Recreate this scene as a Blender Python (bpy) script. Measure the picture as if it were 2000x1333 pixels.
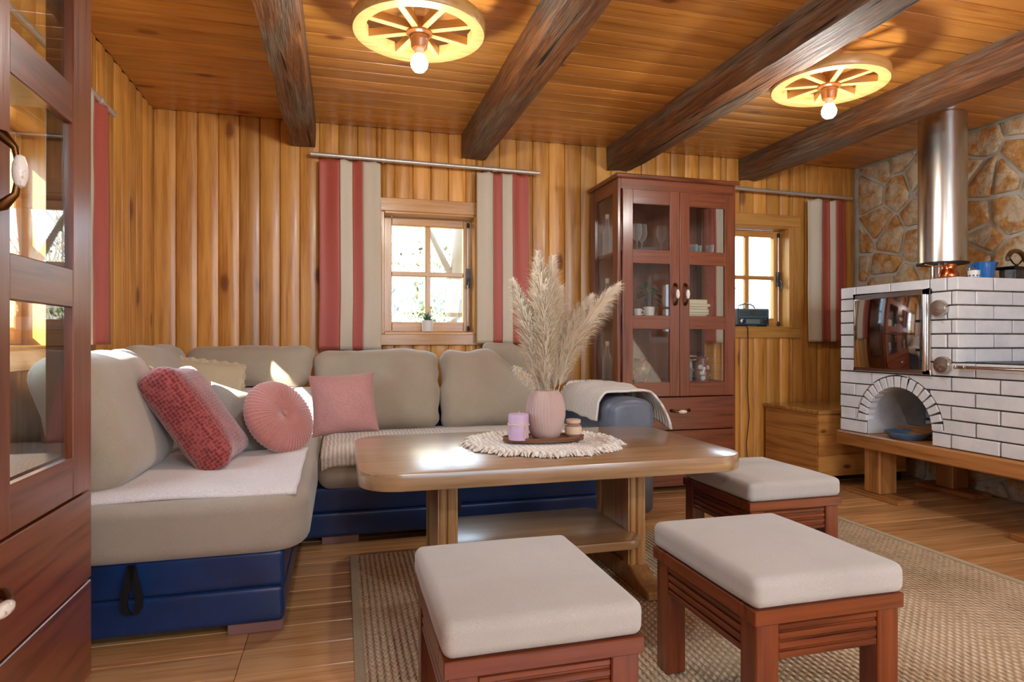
import bpy, bmesh, math, random
from mathutils import Vector, Matrix, noise

for _o in list(bpy.data.objects):
    bpy.data.objects.remove(_o, do_unlink=True)
SC = bpy.context.scene
COL = SC.collection
R = random.Random(7)
PI = math.pi

# ---------------------------------------------------------------- camera, world, sun, exposure
CAM_Z = 0.96
FOCAL = 1235.0                      # focal length in pixels of the 2000 px wide frame
YAW = math.radians(15.18)
cam = bpy.data.cameras.new('camera')
cam.sensor_width = 36.0
cam.sensor_fit = 'HORIZONTAL'
cam.lens = FOCAL / 2000.0 * 36.0
cam.clip_start = 0.02
camo = bpy.data.objects.new('camera', cam)
camo.location = (0, 0, CAM_Z)
camo.rotation_euler = (PI / 2, 0, -YAW)
COL.objects.link(camo)
SC.camera = camo

SKY = 6.0
wd = bpy.data.worlds.new('sky')
SC.world = wd
wd.use_nodes = True
bg = wd.node_tree.nodes['Background']
bg.inputs[0].default_value = (0.62, 0.80, 1.0, 1)
bg.inputs[1].default_value = SKY

sun = bpy.data.lights.new('sun', 'SUN')
sun.energy = 16.0
sun.angle = math.radians(0.6)
sun.color = (1.0, 0.90, 0.76)
suno = bpy.data.objects.new('sun', sun)
suno.rotation_euler = Vector((1.0, 1.5, -1.0)).to_track_quat('-Z', 'Y').to_euler()
suno.location = (-6, -6, 6)
COL.objects.link(suno)

vs = SC.view_settings
vs.view_transform = 'Standard'
vs.look = 'None'
vs.gamma = 1.0
vs.use_curve_mapping = False
vs.exposure = 1.05

# ---------------------------------------------------------------- room dimensions (metres)
XL, XR = -1.045, 3.90               # left and right wall faces
YB, YF = 4.08, -2.3                 # back wall face (in view), wall behind the camera
CEIL = 2.309

# ---------------------------------------------------------------- materials
class NT:
    def __init__(s, name):
        s.m = bpy.data.materials.new(name)
        s.m.use_nodes = True
        s.t = s.m.node_tree
        s.b = s.t.nodes['Principled BSDF']
        s.out = s.t.nodes['Material Output']
    def n(s, typ, **kw):
        nd = s.t.nodes.new(typ)
        for k, v in kw.items():
            setattr(nd, k, v)
        return nd
    def l(s, a, b):
        s.t.links.new(a, b)
    def set(s, **kw):
        names = dict(rough='Roughness', metal='Metallic', coat='Coat Weight', coatr='Coat Roughness',
                     spec='Specular IOR Level', sheen='Sheen Weight', sub='Subsurface Weight', ior='IOR',
                     trans='Transmission Weight')
        for k, v in kw.items():
            s.b.inputs[names[k]].default_value = v
    def ramp(s, fac, stops):
        r = s.n('ShaderNodeValToRGB')
        e = r.color_ramp.elements
        while len(e) < len(stops):
            e.new(0.5)
        for i, (p, c) in enumerate(stops):
            e[i].position = p
            e[i].color = (c[0], c[1], c[2], 1) if not isinstance(c, (int, float)) else (c, c, c, 1)
        s.l(fac, r.inputs[0])
        return r.outputs[0]
    def mix(s, fac, a, b, mode='MIX'):
        m = s.n('ShaderNodeMix', data_type='RGBA', blend_type=mode)
        for sock, v in ((m.inputs[0], fac), (m.inputs[6], a), (m.inputs[7], b)):
            if hasattr(v, 'is_output'):
                s.l(v, sock)
            elif isinstance(v, (int, float)):
                sock.default_value = v
            else:
                sock.default_value = (v[0], v[1], v[2], 1)
        return m.outputs[2]
    def math(s, op, a, b=None, c=None):
        m = s.n('ShaderNodeMath', operation=op)
        for i, v in enumerate((a, b, c)):
            if v is None:
                continue
            if hasattr(v, 'is_output'):
                s.l(v, m.inputs[i])
            else:
                m.inputs[i].default_value = v
        return m.outputs[0]
    def coords(s, scale=(1, 1, 1), rnd=True, rot=(0, 0, 0)):
        tc = s.n('ShaderNodeTexCoord')
        v = tc.outputs['Object']
        if rnd:
            oi = s.n('ShaderNodeObjectInfo')
            cx = s.n('ShaderNodeCombineXYZ')
            s.l(s.math('MULTIPLY', oi.outputs['Random'], 17.3), cx.inputs[0])
            s.l(s.math('MULTIPLY', oi.outputs['Random'], 31.7), cx.inputs[1])
            s.l(s.math('MULTIPLY', oi.outputs['Random'], 53.1), cx.inputs[2])
            ad = s.n('ShaderNodeVectorMath', operation='ADD')
            s.l(v, ad.inputs[0])
            s.l(cx.outputs[0], ad.inputs[1])
            v = ad.outputs[0]
        mp = s.n('ShaderNodeMapping')
        mp.inputs['Scale'].default_value = scale
        mp.inputs['Rotation'].default_value = rot
        s.l(v, mp.inputs[0])
        return mp.outputs[0]
    def noise(s, vec, scale, detail=3, rough=0.55, dist=0.0):
        n = s.n('ShaderNodeTexNoise')
        n.inputs['Scale'].default_value = scale
        n.inputs['Detail'].default_value = detail
        n.inputs['Roughness'].default_value = rough
        n.inputs['Distortion'].default_value = dist
        s.l(vec, n.inputs['Vector'])
        return n.outputs[0]
    def bump(s, h, strength=0.3, dist=0.01):
        b = s.n('ShaderNodeBump')
        b.inputs['Strength'].default_value = strength
        b.inputs['Distance'].default_value = dist
        s.l(h, b.inputs['Height'])
        s.l(b.outputs[0], s.b.inputs['Normal'])
    def col(s, c):
        if hasattr(c, 'is_output'):
            s.l(c, s.b.inputs['Base Color'])
        else:
            s.b.inputs['Base Color'].default_value = (c[0], c[1], c[2], 1)

def hexc(h):
    h = h.lstrip('#')
    o = []
    for i in (0, 2, 4):
        v = int(h[i:i + 2], 16) / 255.0
        o.append(v / 12.92 if v <= 0.04045 else ((v + 0.055) / 1.055) ** 2.4)
    return tuple(o)

def plain(name, h, rough=0.5, metal=0.0, **kw):
    m = NT(name)
    m.col(hexc(h))
    m.set(rough=rough, metal=metal, **kw)
    return m.m

def wood(name, light, dark, axis='z', grain=26, rough=0.35, knots=0.0, coat=0.0, vary=0.25, rings=0.35,
         bumpk=0.15, knotc=None, cath=5.0, tight=0):
    m = NT(name)
    st = 0.055
    sc = {'x': (st, 1, 1), 'y': (1, st, 1), 'z': (1, 1, st)}[axis]
    v = m.coords(sc)
    n1 = m.noise(v, grain * 3, 4, 0.6, 0.2)
    n2 = m.noise(v, cath, 2, 0.5, 0.4)
    ring = m.math('SINE', m.math('MULTIPLY', n2, 60.0))
    ring = m.math('MULTIPLY_ADD', ring, 0.38 * rings, 0.5)
    f = m.math('ADD', m.math('MULTIPLY', n1, 0.8), m.math('SUBTRACT', ring, 0.42))
    L, D = hexc(light), hexc(dark)
    p0, p1, p2 = (0.30, 0.47, 0.66) if tight else (0.22, 0.50, 0.85)
    c = m.ramp(f, [(p0, D), (p1, tuple(0.35 * a + 0.65 * b for a, b in zip(D, L))), (p2, L)])
    v3 = m.coords((1, 1, 1))
    big = m.noise(v3, 1.1, 2)
    oi = m.n('ShaderNodeObjectInfo')
    hv = m.n('ShaderNodeHueSaturation')
    hv.inputs['Saturation'].default_value = 1.0
    val = m.math('MULTIPLY_ADD', oi.outputs['Random'], vary, 1.0 - vary * 0.5)
    val = m.math('MULTIPLY', val, m.math('MULTIPLY_ADD', big, 0.35, 0.83))
    m.l(val, hv.inputs['Value'])
    m.l(c, hv.inputs['Color'])
    out = hv.outputs[0]
    if knots > 0:
        ks = {'x': (0.45, 1, 1), 'y': (1, 0.45, 1), 'z': (1, 0, 0.45)}[axis]
        vk = m.coords(ks)
        vo = m.n('ShaderNodeTexVoronoi')
        vo.inputs['Scale'].default_value = 5.0
        m.l(vk, vo.inputs['Vector'])
        d = m.math('MULTIPLY_ADD', m.noise(v3, 30, 2), 0.05, m.math('SUBTRACT', vo.outputs['Distance'], 0.02))
        k = m.ramp(d, [(0.0, 1.0), (knots * 0.55, 0.85), (knots, 0.0)])
        out = m.mix(k, out, knotc or hexc('5a2a10'))
        halo = m.ramp(d, [(0.0, 0.35), (knots * 2.6, 0.0)])
        out = m.mix(halo, out, hexc('8a4a18'))
    m.col(out)
    m.set(rough=rough, coat=coat, coatr=min(0.21, rough))
    m.bump(n1, bumpk, 0.004)
    return m.m

def fabric(name, h, weave=500, rough=0.9, var=0.12, h2=None, bumpk=0.35, sheen=0.25, stretch=(1, 1, 1)):
    m = NT(name)
    v = m.coords(stretch)
    a = m.noise(v, weave * 0.62, 2, 0.6)
    b = m.noise(v, 5, 3, 0.6)
    c = hexc(h)
    c2 = hexc(h2) if h2 else tuple(x * (1 - var * 2) for x in c)
    cc = m.mix(m.ramp(b, [(0.3, 0.0), (0.75, 1.0)]), c, c2)
    cc = m.mix(m.ramp(a, [(0.3, 0.45), (0.7, 0.0)]), cc, tuple(x * 0.5 for x in c))
    m.col(cc)
    m.set(rough=rough, sheen=sheen)
    m.bump(a, bumpk, 0.002)
    return m.m

def glass_mat(name, tint=(1, 1, 1), ior=1.45, rough=0.0, gain=1.0):
    m = NT(name)
    tr = m.n('ShaderNodeBsdfTransparent')
    tr.inputs[0].default_value = (*tint, 1)
    gl = m.n('ShaderNodeBsdfGlossy')
    gl.inputs['Roughness'].default_value = rough
    lw = m.n('ShaderNodeLayerWeight')
    lw.inputs[0].default_value = 0.5
    sch = m.math('MULTIPLY_ADD', m.math('POWER', lw.outputs['Facing'], 5.0), 0.93, 0.035)
    mx = m.n('ShaderNodeMixShader')
    m.l(m.math('MULTIPLY', sch, gain), mx.inputs[0])
    m.l(tr.outputs[0], mx.inputs[1])
    m.l(gl.outputs[0], mx.inputs[2])
    m.l(mx.outputs[0], m.out.inputs[0])
    return m.m

def emit(name, col, s):
    m = NT(name)
    e = m.n('ShaderNodeEmission')
    e.inputs[0].default_value = (*col, 1)
    e.inputs[1].default_value = s
    m.l(e.outputs[0], m.out.inputs[0])
    return m.m

M = {}
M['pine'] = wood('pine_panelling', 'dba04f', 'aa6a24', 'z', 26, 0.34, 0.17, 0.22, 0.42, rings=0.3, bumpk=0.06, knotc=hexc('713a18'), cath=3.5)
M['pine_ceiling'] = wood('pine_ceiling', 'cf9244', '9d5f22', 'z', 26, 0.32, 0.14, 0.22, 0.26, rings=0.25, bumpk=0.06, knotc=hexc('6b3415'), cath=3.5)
M['floor'] = wood('oak_floor', 'd3a470', 'a5713d', 'z', 20, 0.24, 0.0, 0.35, 0.40, rings=0.2, bumpk=0.04)
M['cherry'] = wood('cherry_stained', '7e4327', '512412', 'z', 16, 0.30, 0, 0.3, 0.12, rings=0.15, tight=1)
M['cherry_h'] = wood('cherry_stained_level', '7e4327', '512412', 'x', 16, 0.30, 0, 0.3, 0.12, rings=0.15, tight=1)
M['cherry_y'] = wood('cherry_stained_deep', '7e4327', '512412', 'y', 16, 0.30, 0, 0.3, 0.12, rings=0.15, tight=1)
M['cherry_dark'] = wood('cherry_inside', '7d4630', '5a2e1e', 'z', 16, 0.4, 0, 0.2, 0.1, rings=0.15)
M['stoolwood'] = wood('stool_wood', '7d3c1b', '471908', 'z', 18, 0.28, 0, 0.3, 0.15, rings=0.2, tight=1)
M['stoolwood_h'] = wood('stool_wood_level', '7d3c1b', '471908', 'x', 18, 0.28, 0, 0.3, 0.15, rings=0.2, tight=1)
M['stoolwood_y'] = wood('stool_wood_deep', '7d3c1b', '471908', 'y', 18, 0.28, 0, 0.3, 0.15, rings=0.2, tight=1)
M['oak'] = wood('oak_table', 'ad8c66', '866643', 'x', 24, 0.30, 0, 1.0, 0.05, rings=0.22, bumpk=0.04)
M['oak_z'] = wood('oak_table_upright', 'ba9364', '94693c', 'z', 24, 0.3, 0, 0.3, 0.08, rings=0.22)
M['windowwood'] = wood('window_wood', 'cf9a54', 'a66f30', 'z', 20, 0.25, 0, 0.4, 0.10, rings=0.2)
M['windowwood_h'] = wood('window_wood_level', 'cf9a54', 'a66f30', 'x', 20, 0.25, 0, 0.4, 0.10, rings=0.2)
M['chest'] = wood('chest_pine', 'c48d4c', '955d28', 'x', 22, 0.22, 0.10, 0.6, 0.25)
M['chest_y'] = wood('chest_pine_side', 'c48d4c', '955d28', 'y', 22, 0.22, 0.10, 0.6, 0.25)
M['timber'] = wood('bench_timber', 'b98148', '7d4d22', 'y', 18, 0.45, 0.05, 0.1, 0.2)
M['timber_z'] = wood('bench_post_timber', 'b98148', '7d4d22', 'z', 18, 0.45, 0.05, 0.1, 0.2)
M['wheel'] = wood('wheel_wood', 'c9a065', 'a8783c', 'x', 18, 0.35, 0, 0.3, 0.08, rings=0.15)

def beam_mat():
    m = NT('hewn_beam')
    v = m.coords((1, 0.07, 1))
    n1 = m.noise(v, 60, 5, 0.65, 0.6)
    v2 = m.coords((1, 0.25, 1))
    n2 = m.noise(v2, 7, 4, 0.6)
    c = m.ramp(n1, [(0.25, hexc('2e1a0e')), (0.48, hexc('6b4020')), (0.75, hexc('95612f'))])
    grey = m.ramp(n1, [(0.25, hexc('2b2723')), (0.5, hexc('6a5c4c')), (0.8, hexc('8f8270'))])
    c = m.mix(m.ramp(n2, [(0.44, 0.0), (0.62, 0.85)]), c, grey)
    cr = m.noise(m.coords((1, 0.035, 1)), 26, 2, 0.5, 0.8)
    crack = m.ramp(cr, [(0.30, 1.0), (0.345, 0.0)])
    c = m.mix(crack, c, hexc('120a06'))
    m.col(c)
    m.set(rough=0.6)
    h = m.math('SUBTRACT', n1, crack)
    m.bump(h, 0.9, 0.012)
    return m.m
M['beam'] = beam_mat()

def stone_mat():
    m = NT('field_stone')
    v = m.coords((1, 1, 1))
    n1 = m.noise(v, 13, 7, 0.7, 0.5)
    n2 = m.noise(v, 8, 5, 0.65, 0.3)
    a = m.ramp(n1, [(0.28, hexc('93744c')), (0.45, hexc('bda888')), (0.62, hexc('d0c0a6')), (0.8, hexc('ddd2bf'))])
    b = m.ramp(n1, [(0.3, hexc('96602a')), (0.5, hexc('c48a46')), (0.75, hexc('d6bb8c'))])
    oi = m.n('ShaderNodeObjectInfo')
    f = m.math('ADD', n2, m.math('MULTIPLY_ADD', oi.outputs['Random'], 0.16, -0.08))
    m.col(m.mix(m.ramp(f, [(0.49, 0.0), (0.58, 0.95)]), a, b))
    m.set(rough=0.75)
    m.bump(m.noise(v, 14, 6, 0.7), 0.8, 0.02)
    return m.m
M['stone'] = stone_mat()

def noisy(name, h1, h2, scale=8, rough=0.7, bumpk=0.3, bscale=60, lo=0.35, hi=0.7, metal=0, dist=0.004, **kw):
    m = NT(name)
    v = m.coords((1, 1, 1))
    m.col(m.mix(m.ramp(m.noise(v, scale, 5, 0.65), [(lo, 0.0), (hi, 1.0)]), hexc(h1), hexc(h2)))
    m.set(rough=rough, metal=metal, **kw)
    m.bump(m.noise(v, bscale, 3), bumpk, dist)
    return m.m
M['mortar'] = noisy('stone_mortar', 'c6c3ba', 'aeaba2', 7, 0.9, 0.5, 40)
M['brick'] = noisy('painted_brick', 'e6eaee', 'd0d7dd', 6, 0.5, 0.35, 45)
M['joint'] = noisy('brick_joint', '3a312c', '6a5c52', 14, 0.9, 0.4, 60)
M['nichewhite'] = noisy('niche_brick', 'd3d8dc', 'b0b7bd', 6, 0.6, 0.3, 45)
M['seat'] = fabric('sofa_fabric', 'ad9f8f', 700, h2='a39482')
M['cushion'] = fabric('cushion_fabric', 'b2a490', 600, h2='a69782', sheen=0.4)
M['stoolfabric'] = fabric('stool_fabric', 'c3c1bc', 900, h2='b8b5ae', bumpk=0.5)
M['leather'] = noisy('navy_leather', '113365', '0b2449', 5, 0.33, 0.25, 160, dist=0.002)
M['armleather'] = noisy('grey_blue_leather', '687080', '596170', 5, 0.36, 0.25, 160, dist=0.002)
M['quilt'] = fabric('quilted_cotton', 'e6dedb', 260, h2='dcd0cd', bumpk=0.7)
M['velvet'] = fabric('pink_velvet', 'b86f66', 300, h2='c4857b', sheen=0.9, bumpk=0.1)
M['pinkchenille'] = fabric('pink_chenille', 'c58f88', 240, h2='bd8480', bumpk=0.8)
M['creamcotton'] = fabric('cream_cotton', 'cdbb9c', 350, h2='c4b192', bumpk=0.4)
M['greycotton'] = fabric('grey_cotton', 'a9a398', 350, h2='9a968e', bumpk=0.4)
M['curtred'] = fabric('red_satin', 'b35240', 1600, rough=0.5, h2='aa4a3a', stretch=(1, 1, .2), sheen=0.1, bumpk=0.12)
M['curtcream'] = fabric('cream_satin', 'd2c5b0', 1600, rough=0.55, h2='c2b197', stretch=(1, 1, .2), sheen=0.1, bumpk=0.12)

def redknit():
    m = NT('red_bubble_knit')
    v = m.coords((1, 1, 1))
    vo = m.n('ShaderNodeTexVoronoi')
    vo.inputs['Scale'].default_value = 75
    vo.inputs['Randomness'].default_value = 0.35
    m.l(v, vo.inputs['Vector'])
    d = vo.outputs['Distance']
    m.col(m.ramp(d, [(0.0, hexc('4a1412')), (0.35, hexc('77231f')), (0.65, hexc('a04844'))]))
    m.set(rough=0.9, sheen=0.5)
    m.bump(d, 0.55, 0.006)
    return m.m
M['redknit'] = redknit()

def ribbed(name, h, h2, axis=(1, 0, 0), freq=220, rough=0.9, k=0.7):
    m = NT(name)
    tc = m.coords((1, 1, 1), rnd=False)
    sp = m.n('ShaderNodeSeparateXYZ')
    m.l(tc, sp.inputs[0])
    ax = [i for i, a in enumerate(axis) if a][0]
    wob = m.noise(tc, 8, 2)
    s = m.math('SINE', m.math('ADD', m.math('MULTIPLY', sp.outputs[ax], freq), m.math('MULTIPLY', wob, 6.0)))
    n = m.noise(tc, 140, 2)
    f = m.math('MULTIPLY_ADD', s, 0.35, m.math('MULTIPLY', n, 1.0))
    m.col(m.ramp(f, [(0.1, hexc(h2)), (0.7, hexc(h))]))
    m.set(rough=rough, sheen=0.3)
    m.bump(f, k, 0.006)
    return m.m
M['ribthrow'] = ribbed('ribbed_cotton', 'd9cfc2', 'b5a898', (1, 0, 0), 330)
M['knit'] = ribbed('knitted_wool', 'e6e0d6', 'bdb4a6', (0, 1, 0), 260)
M['doily'] = ribbed('cotton_macrame', 'f3eee6', 'd3cabb', (1, 0, 0), 300)

def rugmat():
    m = NT('braided_jute')
    tc = m.coords((1, 1, 1), rnd=False)
    sp = m.n('ShaderNodeSeparateXYZ')
    m.l(tc, sp.inputs[0])
    row = m.math('MULTIPLY', sp.outputs[0], 2 * PI / 0.021)
    s = m.math('ABSOLUTE', m.math('SINE', m.math('MULTIPLY', row, 0.5)))
    rid = m.math('FLOOR', m.math('MULTIPLY', sp.outputs[0], 1 / 0.021))
    alt = m.math('PINGPONG', rid, 1.0)
    yy = m.math('ADD', m.math('MULTIPLY', sp.outputs[1], 2 * PI / 0.026), m.math('MULTIPLY', rid, 2.1))
    br = m.math('SINE', m.math('ADD', yy, m.math('MULTIPLY', s, 2.5)))
    n = m.noise(m.coords((1, 0.3, 1), rnd=False), 120, 3)
    n2 = m.noise(tc, 3.0, 3)
    h = m.math('ADD', m.math('MULTIPLY', s, 0.7), m.math('MULTIPLY', br, 0.22))
    f = m.math('MULTIPLY_ADD', n, 0.55, m.math('MULTIPLY_ADD', h, 0.42, m.math('MULTIPLY_ADD', n2, 0.45, -0.32)))
    m.col(m.ramp(f, [(0.10, hexc('80694f')), (0.30, hexc('bda584')), (0.55, hexc('dbc8aa')), (0.85, hexc('efe4cf'))]))
    m.set(rough=0.95)
    m.bump(h, 0.9, 0.008)
    return m.m
M['rug'] = rugmat()
M['rugedge'] = fabric('jute_border', 'b7a684', 200, h2='a8946d', bumpk=0.6)

M['glass'] = glass_mat('pane_glass', (0.97, 0.985, 0.98))
def drinkglass():
    m = NT('drinking_glass')
    tr = m.n('ShaderNodeBsdfTransparent')
    tr.inputs[0].default_value = (0.98, 0.99, 0.99, 1)
    gl = m.n('ShaderNodeBsdfPrincipled')
    gl.inputs['Base Color'].default_value = (0.85, 0.9, 0.9, 1)
    gl.inputs['Roughness'].default_value = 0.05
    lw = m.n('ShaderNodeLayerWeight')
    lw.inputs[0].default_value = 0.35
    mx = m.n('ShaderNodeMixShader')
    m.l(m.math('MULTIPLY_ADD', lw.outputs['Facing'], 0.45, 0.05), mx.inputs[0])  # whitish edges painted in for the bright reflections that outline glass
    m.l(tr.outputs[0], mx.inputs[1])
    m.l(gl.outputs[0], mx.inputs[2])
    m.l(mx.outputs[0], m.out.inputs[0])
    return m.m
M['wineglass'] = drinkglass()
M['steel'] = plain('brushed_steel', 'c6c2bb', 0.27, 1.0)
M['mirrorsteel'] = plain('polished_steel', 'c4c4c8', 0.06, 1.0)
M['chrome'] = plain('chrome', 'd8d8d8', 0.1, 1.0)
M['rod'] = plain('aluminium_rod', 'c6beb2', 0.38, 0.6)
M['bronze'] = plain('antique_bronze', '6b4a2a', 0.35, 1.0)
M['porcelain'] = noisy('speckled_porcelain', 'e6ddd2', 'a97c66', 90, 0.25, 0.05, 90, 0.55, 0.72)
M['black'] = plain('black_iron', '17171a', 0.45, 0.3)
M['darkgap'] = plain('dark_void', '0c0a09', 0.9)
M['copper'] = plain('copper', 'c9794f', 0.22, 1.0)
M['bluenamel'] = plain('blue_enamel', '1466b0', 0.2, 0, coat=0.5)
M['castiron'] = noisy('worn_iron', '5d5f62', '2b2c2e', 30, 0.45, 0.3, 80, metal=0.7)
M['handlewood'] = wood('dark_handle', '7a4a22', '3c2210', 'x', 20, 0.4)
M['vase'] = plain('blush_ceramic', 'bfa59d', 0.6)
M['candle'] = noisy('lilac_wax', 'cdb4d0', 'c2a3c6', 30, 0.5, 0.1, 60, sub=0.0)
M['raffia'] = plain('raffia', 'd8c7a2', 0.8)
M['jarglass'] = plain('taupe_jar', '9d7f70', 0.15, 0, coat=0.6)
M['jarcream'] = plain('cream_wax', 'd8bfa6', 0.5)
M['traywood'] = wood('tray_wood', '8a5a3c', '5c3822', 'x', 20, 0.4)
def pampasmat():
    m = NT('pampas_plume')
    m.col(hexc('fbf6ec'))
    m.set(rough=0.9)
    tl = m.n('ShaderNodeBsdfTranslucent')
    tl.inputs[0].default_value = (*hexc('faf3e4'), 1)
    mx = m.n('ShaderNodeMixShader')
    mx.inputs[0].default_value = 0.6
    m.l(m.b.outputs[0], mx.inputs[1])
    m.l(tl.outputs[0], mx.inputs[2])
    m.l(mx.outputs[0], m.out.inputs[0])
    return m.m
M['pampas'] = pampasmat()
M['pampstem'] = plain('pampas_stem', 'cfbe9a', 0.8)
M['whitepot'] = plain('white_ceramic', 'd9d6d2', 0.35)
M['succulent'] = noisy('succulent_leaf', '3f5c46', '2b4034', 20, 0.5, 0.1, 40)
M['foot'] = plain('foot_block', '8d6a66', 0.4)
M['bulb'] = emit('lamp_glow', (1.0, 0.86, 0.62), 14.0)
M['socket'] = wood('turned_socket', 'b9783a', '8a4d1e', 'z', 18, 0.3, 0, 0.5)
M['bulbcap'] = plain('bulb_collar', 'e8d9c0', 0.4)
M['paper'] = plain('book_pages', 'd8cbae', 0.8)
M['leaf'] = noisy('house_plant_leaf', '2c5a38', '18382a', 12, 0.4, 0.1, 30)
M['radio'] = plain('radio_body', '2c4450', 0.35)
M['radiotrim'] = plain('radio_trim', '9aa9a6', 0.3, 0.7)
M['radiowood'] = plain('radio_side', '6f4a44', 0.4)
M['cord'] = plain('black_cord', '1c1a18', 0.6)
M['lead'] = plain('caulk_strip', '8a958f', 0.7)

# ---------------------------------------------------------------- mesh helpers
class MB:
    """collects geometry for ONE mesh"""
    def __init__(s):
        s.v, s.f = [], []
        s.M = Matrix.Identity(4)
    def add(s, vs_, fs):
        b = len(s.v)
        s.v += [s.M @ Vector(p) for p in vs_]
        s.f += [tuple(i + b for i in f) for f in fs]
        return s
    def box(s, x0, x1, y0, y1, z0, z1):
        return s.add([(x0, y0, z0), (x1, y0, z0), (x1, y1, z0), (x0, y1, z0),
                      (x0, y0, z1), (x1, y0, z1), (x1, y1, z1), (x0, y1, z1)],
                     [(0, 3, 2, 1), (4, 5, 6, 7), (0, 1, 5, 4), (1, 2, 6, 5), (2, 3, 7, 6), (3, 0, 4, 7)])
    def lathe(s, prof, seg=24, cx=0, cy=0, cz=0, ripple=None):
        vs_, fs = [], []
        n = len(prof)
        for i in range(seg):
            a = 2 * PI * i / seg
            for r, z in prof:
                k = 1 + (ripple(a, z) if ripple else 0)
                vs_.append((cx + r * k * math.cos(a), cy + r * k * math.sin(a), cz + z))
        for i in range(seg):
            j = (i + 1) % seg
            for k in range(n - 1):
                fs.append((i * n + k, j * n + k, j * n + k + 1, i * n + k + 1))
        for k, flip in ((0, True), (n - 1, False)):
            if prof[k][0] > 1e-5:
                ring = [i * n + k for i in range(seg)]
                fs.append(tuple(reversed(ring)) if flip else tuple(ring))
        return s.add(vs_, fs)
    def tube(s, pts, rad, seg=8, cap=True):
        pts = [Vector(p) for p in pts]
        n = len(pts)
        rr = rad if isinstance(rad, (list, tuple)) else [rad] * n
        vs_, fs = [], []
        up = None
        for i, p in enumerate(pts):
            t = (pts[min(i + 1, n - 1)] - pts[max(i - 1, 0)]).normalized()
            if up is None:
                up = Vector((0, 0, 1)) if abs(t.z) < 0.9 else Vector((1, 0, 0))
            a = (up - t * up.dot(t)).normalized()
            b = t.cross(a)
            up = a
            for k in range(seg):
                th = 2 * PI * k / seg
                vs_.append(p + (a * math.cos(th) + b * math.sin(th)) * rr[i])
        for i in range(n - 1):
            for k in range(seg):
                k2 = (k + 1) % seg
                fs.append((i * seg + k, i * seg + k2, (i + 1) * seg + k2, (i + 1) * seg + k))
        if cap:
            fs.append(tuple(reversed(range(seg))))
            fs.append(tuple(range((n - 1) * seg, n * seg)))
        return s.add(vs_, fs)
    def prism(s, outline, z0, z1, plane='xy'):
        n = len(outline)
        def P(a, b, c):
            return {'xy': (a, b, c), 'yz': (c, a, b), 'xz': (a, c, b)}[plane]
        vs_ = [P(a, b, z0) for a, b in outline] + [P(a, b, z1) for a, b in outline]
        fs = [tuple(reversed(range(n))), tuple(range(n, 2 * n))]
        for i in range(n):
            j = (i + 1) % n
            fs.append((i, j, n + j, n + i))
        return s.add(vs_, fs)
    def grid(s, fn, nu, nv, wrapu=False, flip=False):
        vs_ = [fn(i / nu, j / nv) for i in range(nu + (0 if wrapu else 1)) for j in range(nv + 1)]
        fs = []
        for i in range(nu):
            i2 = (i + 1) % nu if wrapu else i + 1
            for j in range(nv):
                q = (i * (nv + 1) + j, i2 * (nv + 1) + j, i2 * (nv + 1) + j + 1, i * (nv + 1) + j + 1)
                fs.append(tuple(reversed(q)) if flip else q)
        return s.add(vs_, fs)
    def rbox(s, hx, hy, hz, r, mid=4, deform=None, c=(0, 0, 0), ne=3):
        """box with rounded edges of radius r, subdivided so it can be deformed"""
        r = min(r, hx, hy, hz)
        def line(h):
            a = [-h + r * k / ne for k in range(ne)]
            m_ = [-(h - r) + 2 * (h - r) * k / mid for k in range(mid + 1)]
            return a + m_ + [-x for x in reversed(a)]
        L = [line(h) for h in (hx, hy, hz)]
        H = (hx, hy, hz)
        idx, vs_, fs = {}, [], []
        def vid(p):
            k = (round(p[0], 5), round(p[1], 5), round(p[2], 5))
            if k not in idx:
                q = Vector([max(-(H[i] - r), min(H[i] - r, p[i])) for i in range(3)])
                d = Vector(p) - q
                w = q + d.normalized() * r if d.length > 1e-9 else Vector(p)
                if deform:
                    w = deform(w)
                idx[k] = len(vs_)
                vs_.append(w + Vector(c))
            return idx[k]
        for ax in range(3):
            u, v = (ax + 1) % 3, (ax + 2) % 3
            for sgn in (-1, 1):
                for i in range(len(L[u]) - 1):
                    for j in range(len(L[v]) - 1):
                        q = []
                        for (a, b) in ((i, j), (i + 1, j), (i + 1, j + 1), (i, j + 1)):
                            p = [0, 0, 0]
                            p[ax] = sgn * H[ax]
                            p[u] = L[u][a]
                            p[v] = L[v][b]
                            q.append(vid(p))
                        fs.append(tuple(q) if sgn > 0 else tuple(reversed(q)))
        return s.add(vs_, fs)
    def mesh(s, name, smooth=False, bevel=0.0, bseg=1, auto=None):
        me = bpy.data.meshes.new(name)
        bm = bmesh.new()
        vv = [bm.verts.new(p) for p in s.v]
        for f in s.f:
            try:
                bm.faces.new([vv[i] for i in f])
            except ValueError:
                pass
        bmesh.ops.recalc_face_normals(bm, faces=bm.faces)
        if bevel > 0:
            bmesh.ops.remove_doubles(bm, verts=bm.verts, dist=1e-6)
            es = [e for e in bm.edges if len(e.link_faces) == 2 and e.calc_face_angle(0) > 0.5]
            bmesh.ops.bevel(bm, geom=es, offset=bevel, segments=bseg, affect='EDGES', profile=0.5)
        if smooth:
            lim = auto if auto is not None else 0.7
            for f in bm.faces:
                f.smooth = True
            for e in bm.edges:
                if len(e.link_faces) == 2 and e.calc_face_angle(0) > lim:
                    e.smooth = False
        bm.to_mesh(me)
        bm.free()
        return me
    def build(s, name, mat, parent=None, loc=(0, 0, 0), rot=(0, 0, 0), smooth=False, bevel=0.0, bseg=1, auto=None, **props):
        return ob(name, s.mesh(name, smooth, bevel, bseg, auto), mat, parent, loc, rot, **props)

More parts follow.
